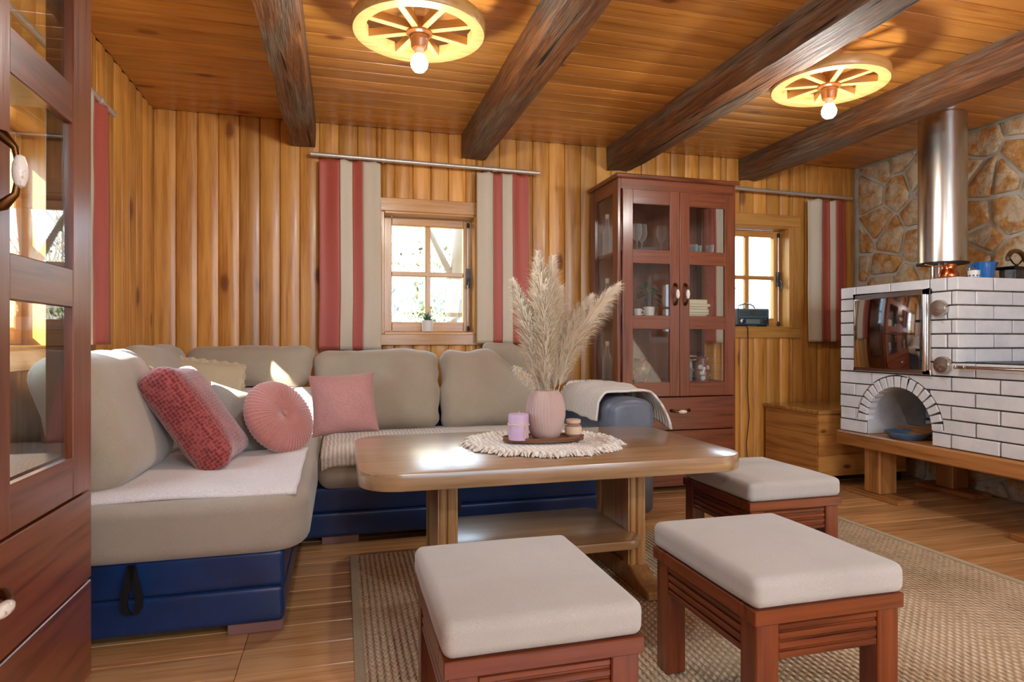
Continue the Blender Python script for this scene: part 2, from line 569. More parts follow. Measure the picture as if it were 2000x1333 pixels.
def ob(name, me, mat, parent=None, loc=(0, 0, 0), rot=(0, 0, 0), **props):
    o = bpy.data.objects.new(name, me)
    COL.objects.link(o)
    if mat is not None and me is not None and not me.materials:
        me.materials.append(M[mat] if isinstance(mat, str) else mat)
    o.parent = parent
    o.location = loc
    o.rotation_euler = rot
    for k, v in props.items():
        o[k] = v
    return o

def thing(name, label, cat, loc=(0, 0, 0), rotz=0.0, group=None, rot=None):
    o = bpy.data.objects.new(name, None)
    o.empty_display_size = 0.05
    COL.objects.link(o)
    o.location = loc
    o.rotation_euler = rot if rot else (0, 0, rotz)
    o['label'] = label
    o['category'] = cat
    if group:
        o['group'] = group
    return o

def tag(o, label, cat, group=None):
    o['label'] = label
    o['category'] = cat
    if group:
        o['group'] = group
    return o

def rotm(x, y, z):
    return Matrix((x, y, z)).transposed().to_euler()

def nz(p, s=1.0):
    return noise.noise(Vector(p) * s)

# ---------------------------------------------------------------- planked shell
_pl = {}
def plank_mesh(w, L, t=0.022, bulge=0.0085, groove=0.006):
    """board: width on x, length on z, room face towards -y"""
    k = (round(w, 3), round(L, 3), t, bulge)
    if k not in _pl:
        n = 8
        pts = [(-w / 2, 0.0)]
        pts.append((-w / 2, -(t - groove)))
        for i in range(n + 1):
            u = -1 + 2 * i / n
            pts.append((u * (w / 2 - 0.004), -(t + bulge * (1 - abs(u) ** 2.6))))
        pts.append((w / 2, -(t - groove)))
        pts.append((w / 2, 0.0))
        b = MB()
        b.prism([(x, y) for x, y in pts], -L / 2, L / 2)
        _pl[k] = b.mesh('plank', smooth=True, auto=0.6)
    return _pl[k]

def plank_wall(parent, a0, a1, w, h0, h1, openings, place, mat, t=0.022, bulge=0.0085):
    """vertical boards from a0 to a1 with openings [(a, b, lo, hi)]"""
    br = []
    x = a0
    while x < a1 - 1e-4:
        br.append(x)
        x += w
    br.append(a1)
    for o in openings:
        for e in (o[0], o[1]):
            br = [q for q in br if abs(q - e) > 0.02] + [e]
    br = sorted(br)
    for i in range(len(br) - 1):
        p, q = br[i], br[i + 1]
        m_ = (p + q) / 2
        segs = [(h0, h1)]
        for o in openings:
            if o[0] < m_ < o[1]:
                segs = [(h0, o[2]), (o[3], h1)]
        for lo, hi in segs:
            if hi - lo < 0.02:
                continue
            loc, rot = place(m_, (lo + hi) / 2)
            ob('plank', plank_mesh(q - p, hi - lo, t, bulge), mat, parent, loc, rot)

def wall_slab(b, a0, a1, h0, h1, openings, emit_box):
    """solid wall with rectangular holes, cut into boxes"""
    xs = sorted(set([a0, a1] + [o[0] for o in openings] + [o[1] for o in openings]))
    for i in range(len(xs) - 1):
        m_ = (xs[i] + xs[i + 1]) / 2
        segs = [(h0, h1)]
        for o in openings:
            if o[0] < m_ < o[1]:
                segs = [(h0, o[2]), (o[3], h1)]
        for lo, hi in segs:
            if hi > lo:
                emit_box(xs[i], xs[i + 1], lo, hi)

WT = 0.20                                   # wall thickness behind the boards
OPEN_B = [(0.255, 0.865, 1.005, 1.785), (2.70, 3.30, 1.055, 1.825)]
OPEN_L = [(1.90, 2.78, 0.93, 1.745)]
OPEN_R = [(-0.25, 0.40, 1.0, 1.75)]
OPEN_F = [(0.3, 3.1, 0.85, 2.10)]

wall_back = MB()
wall_slab(wall_back, XL - WT - 0.05, XR + WT, -0.05, CEIL + 0.1, OPEN_B,
          lambda a, b, lo, hi: wall_back.box(a, b, YB + 0.034, YB + WT, lo, hi))
wall_back = wall_back.build('wall_back', 'pine', kind='structure')
plank_wall(wall_back, XL, XR, 0.115, 0.0, CEIL, OPEN_B,
           lambda a, z: ((a, YB + 0.032, z), (0, 0, 0)), 'pine')

wall_left = MB()
wall_slab(wall_left, YF - WT, YB, -0.05, CEIL + 0.1, OPEN_L,
          lambda a, b, lo, hi: wall_left.box(XL - WT, XL - 0.034, a, b, lo, hi))
wall_left = wall_left.build('wall_left', 'pine', kind='structure')
plank_wall(wall_left, YF, YB, 0.115, 0.0, CEIL, OPEN_L,
           lambda a, z: ((XL - 0.032, a, z), (0, 0, PI / 2)), 'pine')

wall_right = MB()
wall_slab(wall_right, YF - WT, YB + 0.03, -0.05, CEIL + 0.1, OPEN_R,
          lambda a, b, lo, hi: wall_right.box(XR + 0.012, XR + WT, a, b, lo, hi))
wall_right = wall_right.build('wall_right', 'mortar', kind='structure')

wall_front = MB()
wall_slab(wall_front, XL, XR, -0.05, CEIL + 0.1, OPEN_F,
          lambda a, b, lo, hi: wall_front.box(a, b, YF - WT, YF, lo, hi))
wall_front = wall_front.build('wall_front', 'pine', kind='structure')

# floor and ceiling boards run along x
fl = MB()
fl.box(XL - WT, XR + WT, YF - WT, YB + WT, -0.14, -0.026)
floor = fl.build('floor', 'floor', kind='structure')
rotF = rotm(Vector((0, -1, 0)), Vector((0, 0, -1)), Vector((1, 0, 0)))
w = 0.152
joints = [-0.29, 1.13, 2.55]
y = YB - w / 2
row = 0
while y > YF:
    ed = [XL] + [j + (0.0 if row % 3 else 0.0) for j in joints] + [XR]
    for i in range(len(ed) - 1):
        ob('plank', plank_mesh(w, ed[i + 1] - ed[i] - 0.002, 0.022, 0.0005), 'floor', floor,
           ((ed[i] + ed[i + 1]) / 2, y, -0.0225), rotF)
    y -= w
    row += 1

ce = MB()
ce.box(XL - WT, XR + WT, YF - WT, YB + WT, CEIL + 0.024, CEIL + 0.12)
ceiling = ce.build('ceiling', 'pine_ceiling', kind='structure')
rotC = rotm(Vector((0, 1, 0)), Vector((0, 0, 1)), Vector((1, 0, 0)))
BEAMS = [(-0.298, -0.146), (0.763, 0.925), (1.787, 1.972), (2.847, 3.0)]
w = 0.118
y = YB - w / 2
edges = [XL] + [(a + b) / 2 for a, b in BEAMS] + [XR]
while y > YF:
    for i in range(len(edges) - 1):
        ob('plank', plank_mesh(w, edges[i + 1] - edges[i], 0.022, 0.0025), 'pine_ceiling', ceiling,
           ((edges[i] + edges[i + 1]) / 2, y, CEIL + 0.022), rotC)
    y -= w

# ---------------------------------------------------------------- hewn beams
BL = ['hewn dark ceiling beam nearest the left wall, left of the wheel lamp',
      'hewn grey-brown ceiling beam meeting the wall above the striped curtain and small window',
      'hewn ceiling beam meeting the wall above the glazed red-brown cabinet',
      'hewn ceiling beam nearest the stone wall, beside the steel flue']
for bi, (x0, x1) in enumerate(BEAMS):
    b = MB()
    L = YB - YF - 0.01
    hw, hh = (x1 - x0) / 2, 0.078
    sd = bi * 13.7
    ring = [(-1, -1), (-0.93, -1), (-0.4, -1), (0.1, -1), (0.6, -1), (0.93, -1), (1, -0.9), (1, -0.3), (1, 0.4), (1, 1),
            (0, 1), (-1, 1), (-1, 0.4), (-1, -0.3), (-1, -0.9)]
    nr = len(ring)
    ny = 90
    vs_, fs = [], []
    for j in range(ny + 1):
        yy = -L / 2 + L * j / ny
        for k, (a, c) in enumerate(ring):
            chip = 0.012 * max(0, nz((k * 3.1 + sd, yy * 3.0, 1))) if k in (0, 1, 5, 6, 14) else 0
            wob = 0.006 * nz((a * 3 + sd, yy * 1.3, c * 2)) + 0.004 * nz((a * 9 + sd, yy * 9, c * 5))
            px = a * hw * (1 + wob * 6) - a * chip
            pz = c * hh + (wob if c < 0 else 0) + (chip if c < 0 else 0)
            vs_.append((px, yy, pz))
    for j in range(ny):
        for k in range(nr):
            k2 = (k + 1) % nr
            fs.append((j * nr + k, j * nr + k2, (j + 1) * nr + k2, (j + 1) * nr + k))
    fs.append(tuple(range(nr)))
    fs.append(tuple(range(ny * nr, (ny + 1) * nr)))
    b.add(vs_, fs)
    o = b.build('ceiling_beam', 'beam', None, ((x0 + x1) / 2, (YB + YF) / 2, CEIL - 0.079), smooth=True, auto=0.9)
    tag(o, BL[bi], 'beam', 'hewn ceiling beams')

# ---------------------------------------------------------------- windows (local: x along wall, -y into the room)
def window(name, ow, oh, loc, rotz, trim=0.085, latch=True):
    """opening ow x oh whose lower left corner is at loc on the wall face"""
    e = bpy.data.objects.new(name, None)
    COL.objects.link(e)
    e.location = loc
    e.rotation_euler = (0, 0, rotz)
    e['kind'] = 'structure'
    T = trim
    def brd(nm, x0, x1, z0, z1, y0, y1, mt, par=e):
        b = MB()
        b.box(-(x1 - x0) / 2, (x1 - x0) / 2, y0, y1, -(z1 - z0) / 2, (z1 - z0) / 2)
        return b.build(nm, mt, par, ((x0 + x1) / 2, 0, (z0 + z1) / 2), bevel=0.004)
    # mitred look: head and sill casings run full width
    brd('casing', -T, ow + T, oh, oh + T, -0.014, 0.03, 'windowwood_h')
    brd('casing', -T, ow + T, -T + 0.012, 0.0, -0.014, 0.03, 'windowwood_h')
    brd('casing', -T, 0.0, 0.0, oh, -0.013, 0.03, 'windowwood')
    brd('casing', ow, ow + T, 0.0, oh, -0.013, 0.03, 'windowwood')
    D = 0.19
    brd('jamb', -0.004, 0.014, 0, oh, -0.004, D, 'windowwood')
    brd('jamb', ow - 0.014, ow + 0.004, 0, oh, -0.004, D, 'windowwood')
    brd('head_lining', 0.014, ow - 0.014, oh - 0.014, oh + 0.004, -0.004, D, 'windowwood_h')
    brd('sill', 0.014, ow - 0.014, -0.004, 0.014, -0.004, D, 'windowwood_h')
    y0, y1 = 0.105, 0.150
    a, c = 0.016, 0.016
    s = 0.052
    sash = bpy.data.objects.new('sash', None)
    COL.objects.link(sash)
    sash.parent = e
    x0, x1, z0, z1 = a, ow - a, c, oh - c
    brd('sash_stile', x0, x0 + s, z0, z1, y0, y1, 'windowwood', sash)
    brd('sash_stile', x1 - s, x1, z0, z1, y0, y1, 'windowwood', sash)
    brd('sash_rail', x0 + s, x1 - s, z0, z0 + s + 0.012, y0, y1, 'windowwood_h', sash)
    brd('sash_rail', x0 + s, x1 - s, z1 - s, z1, y0, y1, 'windowwood_h', sash)
    mx, mz = (x0 + x1) / 2, (z0 + z1) / 2 + 0.006
    brd('glazing_bar', mx - 0.017, mx + 0.017, z0 + s, z1 - s, y0 + 0.006, y1 - 0.006, 'windowwood', sash)
    brd('glazing_bar', x0 + s, x1 - s, mz - 0.015, mz + 0.015, y0 + 0.004, y1 - 0.008, 'windowwood_h', sash)
    for (p, q) in ((x0 + s, mx - 0.017), (mx + 0.017, x1 - s)):
        for (u, v) in ((z0 + s + 0.012, mz - 0.015), (mz + 0.015, z1 - s)):
            b = MB()
            b.box(p, q, y0 + 0.021, y0 + 0.024, u, v)
            b.build('pane', 'glass', sash)
    if latch:
        lx = x1 - 0.022
        b = MB()
        b.tube([(lx, y0 - 0.012, z0 + 0.01), (lx, y0 - 0.012, z1 - 0.02)], 0.005, 8)
        b.build('bolt_rod', 'rod', e, smooth=True)
        for zz in (z0 + 0.02, z1 - 0.035):
            b = MB()
            b.lathe([(0.0, -0.018), (0.011, -0.016), (0.008, -0.006), (0.013, 0), (0.008, 0.008), (0.010, 0.016), (0, 0.02)], 12, lx, y0 - 0.016, zz)
            b.build('bolt_guide', 'castiron', e, smooth=True)
        b = MB()
        b.box(lx - 0.012, lx + 0.012, y0 - 0.024, y0, (z0 + z1) / 2 - 0.06, (z0 + z1) / 2 + 0.05)
        b.tube([(lx, y0 - 0.02, mz - 0.02), (lx, y0 - 0.05, mz - 0.03), (lx - 0.004, y0 - 0.055, mz - 0.09)], [0.006, 0.006, 0.008], 8)
        b.build('window_handle', 'castiron', e, smooth=True)
    # daylight portal in the opening
    return e

def opening_portal(x, y, z, rot, w_, h_):
    l = bpy.data.lights.new('daylight_portal', 'AREA')
    l.shape = 'RECTANGLE'
    l.size, l.size_y = w_, h_
    l.cycles.is_portal = True
    o = bpy.data.objects.new('daylight_portal', l)
    o.location = (x, y, z)
    o.rotation_euler = rot
    COL.objects.link(o)

for i, o_ in enumerate(OPEN_B):
    window('window_%d' % (i + 1), o_[1] - o_[0], o_[3] - o_[2], (o_[0], YB, o_[2]), 0)
    opening_portal((o_[0] + o_[1]) / 2, YB + WT + 0.02, (o_[2] + o_[3]) / 2, (-PI / 2, 0, 0), o_[1] - o_[0], o_[3] - o_[2])
for o_ in OPEN_L:
    window('window_3', o_[1] - o_[0], o_[3] - o_[2], (XL, o_[0], o_[2]), PI / 2, latch=False)
    opening_portal(XL - WT - 0.02, (o_[0] + o_[1]) / 2, (o_[2] + o_[3]) / 2, (0, -PI / 2, 0), o_[3] - o_[2], o_[1] - o_[0])
for o_ in OPEN_R:
    window('window_4', o_[1] - o_[0], o_[3] - o_[2], (XR, o_[1], o_[2]), -PI / 2, latch=False)
    opening_portal(XR + WT + 0.02, (o_[0] + o_[1]) / 2, (o_[2] + o_[3]) / 2, (0, PI / 2, 0), o_[3] - o_[2], o_[1] - o_[0])
for o_ in OPEN_F:
    opening_portal((o_[0] + o_[1]) / 2, YF - WT - 0.02, (o_[2] + o_[3]) / 2, (PI / 2, 0, 0), o_[1] - o_[0], o_[3] - o_[2])
    dd = bpy.data.objects.new('window_5', None)  # unseen glazing added behind the camera to bring in more daylight
    COL.objects.link(dd)
    dd['kind'] = 'structure'
    dd.location = (o_[0], YF - 0.1, o_[2])
    W_, H_ = o_[1] - o_[0], o_[3] - o_[2]
    for k in range(4):
        b = MB(); xx = (W_ - 0.07) * k / 3
        b.box(xx, xx + 0.07, 0, 0.05, 0, H_)
        b.build('sash_stile', 'windowwood', dd)
    for zz in (0, H_ * 0.42, H_ - 0.07):
        b = MB(); b.box(0.0, W_, 0.003, 0.047, zz, zz + 0.07)
        b.build('sash_rail', 'windowwood_h', dd)
    b = MB(); b.box(0.03, W_ - 0.03, 0.022, 0.026, 0.03, H_ - 0.03)
    b.build('pane', 'glass', dd)

# ---------------------------------------------------------------- stone facing of the right wall (Voronoi field stones)
def clip(poly, p, n):
    out = []
    for i in range(len(poly)):
        a, b_ = poly[i], poly[(i + 1) % len(poly)]
        da = (a[0] - p[0]) * n[0] + (a[1] - p[1]) * n[1]
        db = (b_[0] - p[0]) * n[0] + (b_[1] - p[1]) * n[1]
        if da <= 0:
            out.append(a)
        if da * db < 0:
            t = da / (da - db)
            out.append((a[0] + (b_[0] - a[0]) * t, a[1] + (b_[1] - a[1]) * t))
    return out
rs = random.Random(21)
seeds = []
tries = 0
while len(seeds) < 150 and tries < 20000:
    tries += 1
    p = (rs.uniform(1.0, YB), rs.uniform(0.0, CEIL))
    mn = rs.choice((0.13, 0.2, 0.24))
    if all((p[0] - q[0]) ** 2 + ((p[1] - q[1]) * 1.15) ** 2 > mn ** 2 for q in seeds):
        seeds.append(p)
for p in seeds:
    poly = [(1.0, 0.003), (YB - 0.035, 0.003), (YB - 0.035, CEIL - 0.012), (1.0, CEIL - 0.012)]
    for q in seeds:
        if q is p:
            continue
        dx, dy = q[0] - p[0], q[1] - p[1]
        L = math.hypot(dx, dy)
        if L > 1.0:
            continue
        n_ = (dx / L, dy / L)
        g = 0.008 + 0.005 * (nz((p[0] + q[0], p[1] + q[1], 3), 3) + 1)
        poly = clip(poly, (p[0] + dx / 2 - n_[0] * g, p[1] + dy / 2 - n_[1] * g), n_)
        if len(poly) < 3:
            break
    if len(poly) < 3:
        continue
    cx = sum(a for a, _ in poly) / len(poly)
    cz = sum(b for _, b in poly) / len(poly)
    # round the corners once
    rp = []
    for i in range(len(poly)):
        a, b_ = poly[i], poly[(i + 1) % len(poly)]
        for t in (0.07, 0.5, 0.93):
            rp.append((a[0] + (b_[0] - a[0]) * t - cx, a[1] + (b_[1] - a[1]) * t - cz))
    n = len(rp)
    wob = [1 + 0.04 * nz((a * 20 + cx, b_ * 20, cz)) for a, b_ in rp]
    vs_, fs = [], []
    dep = rs.uniform(0.004, 0.012)
    for sc_, dx in ((1.0, 0.011), (0.99, -dep * 0.6), (0.955, -dep), (0.5, -dep - 0.002)):
        for (a, b_), w_ in zip(rp, wob):
            vs_.append((dx + (0.004 * nz((a * 14, b_ * 14, cx * 5)) if sc_ < 0.99 else 0), a * sc_ * w_, b_ * sc_ * w_))
    for k in range(3):
        for i in range(n):
            j = (i + 1) % n
            fs.append((k * n + i, k * n + j, (k + 1) * n + j, (k + 1) * n + i))
    fs.append(tuple(range(3 * n, 4 * n)))
    b = MB()
    b.add(vs_, fs)
    b.build('stone', 'stone', wall_right, (XR, cx, cz), smooth=True, auto=1.0)
b = MB()
b.tube([(XR - 0.008, 1.0, CEIL - 0.008), (XR - 0.008, YB - 0.04, CEIL - 0.008)], 0.009, 8)
b.build('caulk_bead', 'lead', wall_right, smooth=True)

# ---------------------------------------------------------------- hillside outside
def hill_z(x, y):
    k = max(0.0, min(1.0, (4.6 - x) / 3.0)) if x > 1.6 else 1.0
    return -0.25 + k * max(0.0, y - 5.2) * 0.62 + 0.25 * nz((x * 0.8, y * 0.8, 2))
def groundmat():
    m = NT('dry_bank')
    v = m.coords((1, 1, 1), rnd=False)
    n1 = m.noise(v, 9, 6, 0.7)
    n2 = m.noise(v, 1.6, 3)
    c = m.ramp(n1, [(0.3, hexc('51472f')), (0.5, hexc('7d705a')), (0.7, hexc('a29781'))])
    g = m.ramp(n1, [(0.3, hexc('273016')), (0.7, hexc('566038'))])
    m.col(m.mix(m.ramp(n2, [(0.5, 0.0), (0.62, 0.8)]), c, g))
    m.set(rough=0.95)
    return m.m
b = MB()
b.grid(lambda u, v: (-9 + 20 * u, 4.6 + 12 * v, hill_z(-9 + 20 * u, 4.6 + 12 * v)), 60, 40)
b.build('hillside_ground', groundmat(), smooth=True, auto=3, kind='structure')
b = MB()
b.box(-14, XL - WT - 0.02, -9, 4.6, -0.5, -0.35)
b.build('ground_left', groundmat(), kind='structure')
# brambles and ivy on the bank
b, iv = MB(), MB()
rb = random.Random(5)
for i in range(2600):
    x, y = rb.uniform(-3.5, 4.2), rb.uniform(6.3, 9.0)
    z = hill_z(x, y)
    h = rb.uniform(0.3, 1.1)
    d = Vector((rb.uniform(-.7, .7), rb.uniform(-.6, .3), 1)).normalized()
    e1 = Vector((x, y, z)) + d * h
    e2 = e1 + Vector((rb.uniform(-.4, .4), rb.uniform(-.3, .1), rb.uniform(-.3, .3))) * h
    t = rb.uniform(0.003, 0.008)
    o1 = Vector((t, 0, 0))
    b.add([Vector((x, y, z)) - o1, Vector((x, y, z)) + o1, e1 + o1, e1 - o1, e2], [(0, 1, 2, 3), (3, 2, 4)])
for i in range(2600):
    cx = rb.choice((0.1, 0.35, 1.15, 1.4, 0.95, 2.2))
    x, y = cx + rb.gauss(0, 0.16), 6.9 + rb.gauss(0, 0.4)
    z = hill_z(x, y) + abs(rb.gauss(0.35, 0.3))
    s_ = rb.uniform(0.015, 0.04)
    a = Vector((rb.uniform(-1, 1), rb.uniform(-1, 1), rb.uniform(-1, 1))).normalized() * s_
    c_ = Vector((rb.uniform(-1, 1), rb.uniform(-1, 1), rb.uniform(-1, 1))).normalized() * s_
    p = Vector((x, y, z))
    iv.add([p - a, p + c_, p + a, p - c_], [(0, 1, 2, 3)])
bt = tag(b.build('bramble_bush', plain('dry_twigs', 'aca088', 0.9), kind='stuff'),
    'tangle of pale dry twigs and ivy on the bank outside the window', 'brambles')
iv.build('ivy_leaves', plain('ivy_leaves', '44552a', 0.7), bt, kind='stuff')
t = thing('garden_tree', 'pale bare tree trunk seen through the upper right window pane', 'tree', (0.90, 5.1, hill_z(0.90, 5.1) - 0.02))
b = MB()
b.tube([(0, 0, 0), (0.03, 0, 0.7), (-0.02, 0, 1.4), (0.05, 0, 2.2), (0.0, 0, 3.2)], [0.07, 0.06, 0.055, 0.045, 0.03], 10)
b.build('trunk', plain('tree_bark', '867c6a', 0.9), t, smooth=True)
b = MB()
b.tube([(-0.02, 0, 1.35), (0.2, -0.02, 1.8), (0.42, 0, 2.1), (0.6, 0, 2.7)], [0.035, 0.03, 0.02, 0.012], 8)
b.tube([(0.0, 0, 1.7), (-0.2, 0, 2.1), (-0.5, 0, 2.5)], [0.03, 0.02, 0.01], 8)
b.build('branch', plain('tree_branch', '7a705f', 0.9), t, smooth=True)

# ---------------------------------------------------------------- glazed cabinets (local: front faces -y, origin at back left on the floor)
def cabinet(label, loc, rotz, width=0.835, depth=0.44, height=2.0, fo=0.0, s=0.068):
    t = thing('display_cabinet', label, 'cabinet', loc, rotz, 'matching glazed cabinets')
    W, D, H = width, depth, height
    F = -D                                           # front plane
    P = 0.022
    def bx(nm, x0, x1, y0, y1, z0, z1, mt, par=t, bev=0.002):
        c = ((x0 + x1) / 2, (y0 + y1) / 2, (z0 + z1) / 2)
        b = MB()
        b.box(x0 - c[0], x1 - c[0], y0 - c[1], y1 - c[1], z0 - c[2], z1 - c[2])
        return b.build(nm, mt, par, c, bevel=bev)
    z1 = H - 0.028
    # sides: framed glass above, solid below
    for x0 in (0.0, W - P):
        bx('corner_post', x0, x0 + P, F, F + 0.075, 0.06, z1, 'cherry')
        bx('corner_post', x0, x0 + P, -0.075, 0, 0.06, z1, 'cherry')
        bx('side_rail', x0, x0 + P, F + 0.075, -0.075, z1 - 0.085, z1, 'cherry_y')
        bx('side_panel', x0, x0 + P, F + 0.075, -0.075, 0.06, 0.68, 'cherry')
        bx('side_glass', x0 + 0.009, x0 + 0.013, F + 0.07, -0.07, 0.67, z1 - 0.08, 'glass', bev=0)
    top = bx('top', -0.018, W + 0.018, F - 0.02, 0.004, z1, H, 'cherry_h', bev=0.006)
    bx('back_panel', P, W - P, -0.008, 0, 0.08, z1, 'cherry_dark', bev=0)
    bx('header', P, W - P, F, F + 0.022, z1 - 0.065, z1, 'cherry_h')
    bx('bottom', P, W - P, F + 0.022, -0.008, 0.676, 0.696, 'cherry_dark', bev=0)
    bx('bottom', P, W - P, F + 0.022, -0.008, 0.13, 0.15, 'cherry_dark', bev=0)
    for z in (1.098, 1.508):
        bx('shelf', P, W - P, F + 0.03, -0.01, z, z + 0.02, 'cherry_dark')
    # plinth with curved feet
    bx('plinth', P, W - P, F + 0.03, F + 0.05, 0.03, 0.15, 'cherry_h')
    for x0, sx in ((0.0, -1), (W, 1)):
        for y0 in (F + 0.045, -0.06):
            b = MB()
            b.prism([(-0.045, 0.0), (0.01 + fo * .6, 0.0), (0.014 + fo, 0.02), (0.012 + fo * .5, 0.05), (0.010, 0.085), (-0.045, 0.085)] if sx > 0 else
                    [(0.045, 0.085), (-0.010, 0.085), (-0.012 - fo * .5, 0.05), (-0.014 - fo, 0.02), (-0.01 - fo * .6, 0.0), (0.045, 0.0)], -0.04, 0.04, 'xz')
            b.build('foot', 'cherry_h', t, (x0 - sx * 0.004, y0, 0), bevel=0.004)
    # two glazed door leaves, three panes each
    dz0, dz1 = 0.61, z1 - 0.068
    mid = W / 2
    for k, (x0, x1) in enumerate(((P * 0.5 + 0.014, mid - 0.0015), (mid + 0.0015, W - P * 0.5 - 0.014))):
        d = bpy.data.objects.new('door', None)
        COL.objects.link(d)
        d.parent = t
        y0, y1 = F - 0.021, F - 0.001
        bx('stile', x0, x0 + s, y0, y1, dz0, dz1, 'cherry', d)
        bx('stile', x1 - s, x1, y0, y1, dz0, dz1, 'cherry', d)
        rails = [(dz0, 0.70), (1.035, 1.12), (1.445, 1.53), (dz1 - 0.09, dz1)]
        for a, b_ in rails:
            bx('rail', x0 + s, x1 - s, y0 + 0.001, y1 - 0.001, a, b_, 'cherry_h', d)
        for i in range(3):
            bx('pane', x0 + s - 0.004, x1 - s + 0.004, y0 + 0.009, y0 + 0.012, rails[i][1] - 0.003, rails[i + 1][0] + 0.003, 'glass', d, 0)
        hx = x1 - s / 2 if k == 0 else x0 + s / 2
        hz = 1.255
        b = MB()
        b.tube([(hx, y0, hz + 0.062), (hx, y0 - 0.012, hz + 0.06), (hx, y0 - 0.03, hz + 0.04), (hx, y0 - 0.036, hz), (hx, y0 - 0.03, hz - 0.04),
                (hx, y0 - 0.012, hz - 0.06), (hx, y0, hz - 0.062)], [0.011, 0.010, 0.006, 0.005, 0.006, 0.010, 0.011], 10)
        b.build('handle', 'bronze', d, smooth=True)
        b = MB()
        b.lathe([(0, -0.03), (0.007, -0.026), (0.0115, -0.012), (0.0125, 0), (0.0115, 0.012), (0.007, 0.026), (0, 0.03)], 14, hx, y0 - 0.037, hz)
        b.build('handle_grip', 'porcelain', d, smooth=True)
    # drawers
    for a, b_ in ((0.398, 0.604), (0.166, 0.392)):
        d = bx('drawer', P * 0.5 + 0.014, W - P * 0.5 - 0.014, F - 0.021, F + 0.0, a, b_, 'cherry_h')
        hz = 0.02
        for hx in ((0.0,) if width < 0.9 else (0.0,)):
            b = MB()
            yb = -0.0105
            b.tube([(hx - 0.062, yb, hz), (hx - 0.06, yb - 0.012, hz), (hx - 0.04, yb - 0.028, hz - 0.004), (hx, yb - 0.034, hz - 0.006), (hx + 0.04, yb - 0.028, hz - 0.004),
                    (hx + 0.06, yb - 0.012, hz), (hx + 0.062, yb, hz)], [0.011, 0.010, 0.006, 0.005, 0.006, 0.010, 0.011], 10)
            b.build('handle', 'bronze', d, smooth=True)
            b = MB()
            b.tube([(hx + q * 0.03, yb - 0.036, hz - 0.006) for q in (-1, -0.85, -0.4, 0, 0.4, 0.85, 1)], [0.001, 0.007, 0.0118, 0.0125, 0.0118, 0.007, 0.001], 12)
            b.build('handle_grip', 'porcelain', d, smooth=True)
    return t

CABX, CABY = 1.656, YB - 0.035
cab_r = cabinet('tall red-brown glazed cabinet with jugs and glasses, beside the sofa arm', (CABX, CABY, 0), 0)
cab_l = cabinet('tall red-brown glazed cabinet cut off by the left picture edge', (XL + 0.01, 0.715, 0), PI / 2, width=1.03, fo=0.035, s=0.105)

# ---------------------------------------------------------------- corner sofa
SX0, SX1 = -0.985, 1.64
t = thing('corner_sofa', 'L-shaped taupe fabric corner sofa on a navy leather base', 'sofa', (0, 0, 0))
SEATZ0, SEATZ1 = 0.272, 0.445
def base_panel(nm, x0, x1, y0, y1, z0, z1, r=0.018):
    b = MB()
    b.rbox((x1 - x0) / 2, (y1 - y0) / 2, (z1 - z0) / 2, r, 6,
           lambda p: p + Vector((0.004 * nz((p.x * 5, p.y * 5, p.z * 9 + x0)), 0.004 * nz((p.x * 6 + 3, p.y * 5, p.z * 9)), 0)))
    return b.build(nm, 'leather', t, ((x0 + x1) / 2, (y0 + y1) / 2, (z0 + z1) / 2), smooth=True, auto=2)
for z0, z1 in ((0.035, 0.155), (0.152, 0.275)):
    base_panel('chaise_base', SX0, -0.18, 2.21, 3.90, z0, z1)
    base_panel('long_base', -0.185, SX1 - 0.26, 3.09, 3.90, z0, z1)
def soft(nm, mt, hx, hy, hz, r, loc, rot=(0, 0, 0), par=None, crown=0.0, wr=0.004, mid=8, seed=0.0, fn=None):
    def df(p):
        u, v = p.x / hx, p.y / hy
        k = crown * (1 - u * u) * (1 - v * v)
        q = Vector((p.x, p.y, p.z + (k if p.z > 0 else 0)))
        n_ = nz((p.x * 6 + seed, p.y * 6, p.z * 6)) * wr + nz((p.x * 17 + seed, p.y * 17, p.z * 17)) * wr * 0.4
        q = q * (1 + n_ / max(0.05, min(hx, hy, hz)) * 0.35)
        return fn(q) if fn else q
    b = MB()
    b.rbox(hx, hy, hz, r, mid, df)
    return b.build(nm, mt, par, loc, rot, smooth=True, auto=3)
hz = (SEATZ1 - SEATZ0) / 2
def corner_round(p):
    # rounded front-right corner in plan
    ax, ay = 0.4425 - 0.16, -(0.86) + 0.16
    if p.x > ax and p.y < ay:
        d = Vector((p.x - ax, p.y - ay, 0))
        L_ = max(abs(d.x), abs(d.y))
        if d.length > 1e-6:
            e_ = d.normalized() * L_
            p = Vector((ax + e_.x, ay + e_.y, p.z))
    return p
b = MB()
_ol = []
for cx, cy, r_, a0 in ((0.4425 - .03, 0.86 - .03, .03, 0), (-0.4425 + .03, 0.86 - .03, .03, 90), (-0.4425 + .03, -0.86 + .03, .03, 180), (0.4425 - .13, -0.86 + .13, .13, 270)):
    for i in range(9):
        a = math.radians(a0 + 90 * i / 8)
        _ol.append((cx + r_ * math.cos(a), cy + r_ * math.sin(a)))
b.prism(_ol, -hz, hz + 0.010)
b.build('chaise_seat', 'seat', t, (-0.5425, 3.02, (SEATZ0 + SEATZ1) / 2), bevel=0.045, bseg=5, smooth=True, auto=3)
soft('long_seat', 'seat', 0.74, 0.42, hz, 0.05, (0.645, 3.43, (SEATZ0 + SEATZ1) / 2), par=t, crown=0.012, seed=4)
